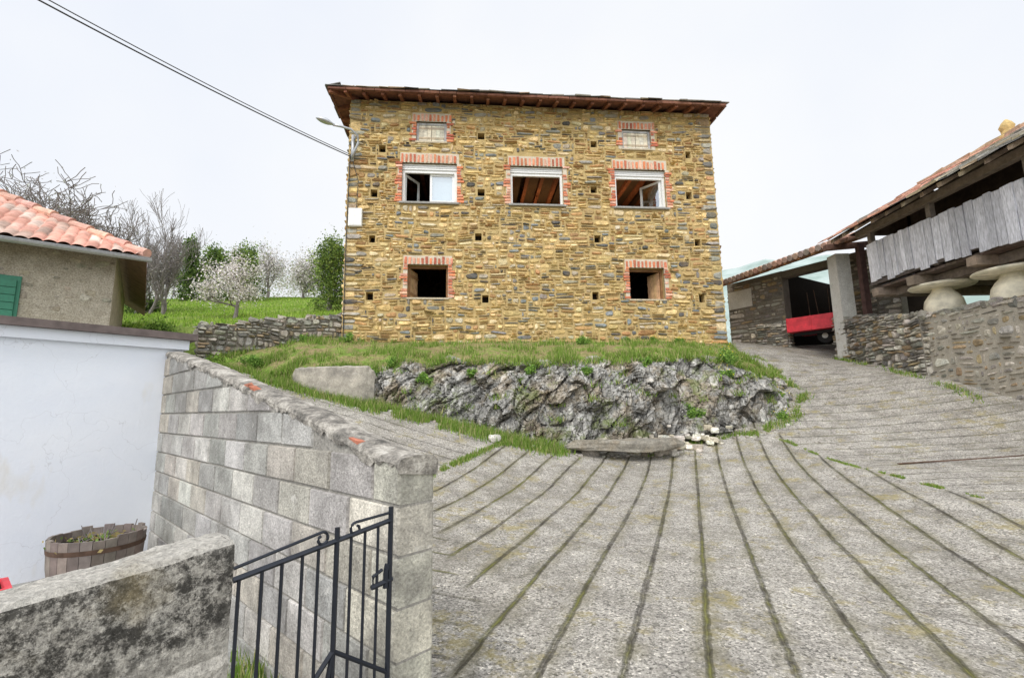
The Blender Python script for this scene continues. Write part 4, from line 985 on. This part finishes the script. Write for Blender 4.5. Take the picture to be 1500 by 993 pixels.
while u<ld:
    o=e0+ed*u-Vector((0,0,.12)); mb.box(o,ed*.09,pd*2+Vector((0,0,2*SB)),(0,0,.115),jc((.44,.22,.11),.2),1); u+=.5
for r in range(14):
    u=0
    while u<ld:
        v=r*.34-.08; o=e0+ed*u+pd*v+Vector((0,0,v*SB+.03)); c=jc(random.choice([(.50,.31,.23),(.44,.29,.22),(.38,.30,.26)]),.2); mb.tube([o+ed*.1,o+ed*.1+pd*.4+Vector((0,0,.4*SB))],[.10,.085],8,c,0); u+=.2
mb.build('roof',[MTILE,MWOH],BN)
mb=MB(); mb.box((9.98,13.95,2.8),(.42,0,0),(0,.42,0),(0,0,3.3),jit=.01); mb.build('whitewashed_pillar',MWP,BN)
mb=MB(); mb.box((10.22,13.3,3.2),(.16,0,0),(0,.16,0),(0,0,3.0),(.09,.05,.045)); mb.box((9.3,13.35,6.02),(2.5,0,.2),(0,.14,0),(0,0,.16),(.14,.08,.06))
mb.build('timber_post',MWOH,BN)
TR=empty('farm_trailer'); mb=MB(); T0=Vector((9.40,15.9,0)); td=Vector((.62,-.78,0)); tn=Vector((.78,.62,0))
mb.box(T0+Vector((0,0,4.02)),td*1.5,tn*.05,(0,0,.42)); mb.box(T0+tn*1.5+Vector((0,0,4.02)),td*1.5,tn*.05,(0,0,.38)); mb.box(T0+tn*.05+Vector((0,0,4.02)),td*.05,tn*1.45,(0,0,.38)); mb.box(T0+td*1.45+tn*.05+Vector((0,0,4.02)),td*.05,tn*1.45,(0,0,.38)); mb.box(T0+Vector((0,0,3.97)),td*1.5,tn*1.55,(0,0,.048))
for k in range(3): mb.box(T0-tn*.02+td*(.02+k*.71)+Vector((0,0,4.0)),td*.04,tn*.019,(0,0,.45))
mb.build('box_body',MRED,TR)
mb=MB()
c=T0+td*.95+tn*.55; c.z=3.80; mb.tube([c,c+tn*.16],[.24,.24],20); mb.tube([c-tn*.01,c+tn*.02],[.09,.09],14,mi=1)
mb.box(T0+td*.1+tn*.3+Vector((0,0,3.86)),td*1.7,tn*.08,(0,0,.1),mi=0); mb.tube([T0+td*1.5+tn*.3+Vector((0,0,3.88)),T0+td*1.5+tn*.3+Vector((0,0,3.45))],.03,8,mi=1); mb.build('wheels_and_chassis',[MRUB,MWP],TR)
mb=MB()
for k in range(4): c=T0+td*(.4+k*.3)+tn*1.1; mb.tube([c+Vector((0,0,4.1)),c+Vector((U(-.2,.2),U(-.2,.2),5.5))],.012,6)
mb.build('implement_tines',MRUST,TR)
wallobj('dry_stone_wall',(8.95,17.0),(9.62,16.25),(3.2,3.2),(4.45,4.35),.4,(.06,.12),(.15,.35),DRY)
mb=MB(); N_=30
for k in range(N_):
    f=k/N_; x=6.0+f*2.6; y=7.55-f*.5; mb.box((x,y,float(gz(x,y))+.003),(.085,-.016,.001+float(gz(x+.0867,y-.0167)-gz(x,y))),(0,.045,.003),(0,0,.012),(.09,.08,.075))
mb.build('drain_grate',MRUST)
# ------------------------------------------------------------------ world, sun, camera
el,az=math.radians(48),math.radians(200)
dv=Vector((math.sin(az)*math.cos(el),math.cos(az)*math.cos(el),math.sin(el)))
w=bpy.data.worlds.new('World'); sc.world=w; w.use_nodes=True; nt=w.node_tree; bg=nt.nodes['Background']
sk=nt.nodes.new('ShaderNodeTexSky'); sk.sky_type='NISHITA'; sk.sun_disc=False; sk.sun_elevation=el; sk.sun_rotation=az; sk.air_density=1; sk.dust_density=4
mx=nt.nodes.new('ShaderNodeMixRGB'); mx.inputs[0].default_value=.93
tc=nt.nodes.new('ShaderNodeTexCoord'); nz=nt.nodes.new('ShaderNodeTexNoise'); nz.inputs['Scale'].default_value=1.3; nz.inputs['Detail'].default_value=5
crr=nt.nodes.new('ShaderNodeValToRGB'); crr.color_ramp.elements[0].position=.35; crr.color_ramp.elements[0].color=(.86,.90,.98,1); crr.color_ramp.elements[1].position=.65; crr.color_ramp.elements[1].color=(.98,.99,1.,1)
dt=nt.nodes.new('ShaderNodeVectorMath'); dt.operation='DOT_PRODUCT'; dt.inputs[1].default_value=dv
mr=nt.nodes.new('ShaderNodeMapRange'); mr.inputs['From Min'].default_value=.25; mr.inputs['From Max'].default_value=1.; mr.inputs['To Min'].default_value=10.6; mr.inputs['To Max'].default_value=23.
sm=nt.nodes.new('ShaderNodeVectorMath'); sm.operation='SCALE'
nt.links.new(tc.outputs['Generated'],dt.inputs[0]); nt.links.new(dt.outputs['Value'],mr.inputs['Value']); nt.links.new(mr.outputs[0],sm.inputs['Scale'])
nt.links.new(tc.outputs['Generated'],nz.inputs['Vector']); nt.links.new(nz.outputs['Fac'],crr.inputs['Fac']); nt.links.new(crr.outputs['Color'],sm.inputs[0])
nt.links.new(sk.outputs[0],mx.inputs[1]); nt.links.new(sm.outputs[0],mx.inputs[2]); nt.links.new(mx.outputs[0],bg.inputs[0]); bg.inputs[1].default_value=.1
sd=bpy.data.lights.new('sun','SUN'); sd.energy=1.5; sd.angle=math.radians(10); sd.color=(1,.95,.87); so=bpy.data.objects.new('sun',sd); sc.collection.objects.link(so)
so.rotation_euler=dv.to_track_quat('Z','Y').to_euler()
cd=bpy.data.cameras.new('camera'); cam=bpy.data.objects.new('camera',cd); sc.collection.objects.link(cam); sc.camera=cam
cd.sensor_width=36; cd.lens=16.56; cd.clip_end=3000; cd.clip_start=.05
cam.matrix_world=Matrix.Translation((0,0,1.5))@Matrix.Rotation(math.radians(90)+math.atan(.15),4,'X')@Matrix.Rotation(-math.radians(.8),4,'Z')
sc.view_settings.view_transform='Standard'; sc.view_settings.look='None'; sc.view_settings.exposure=0
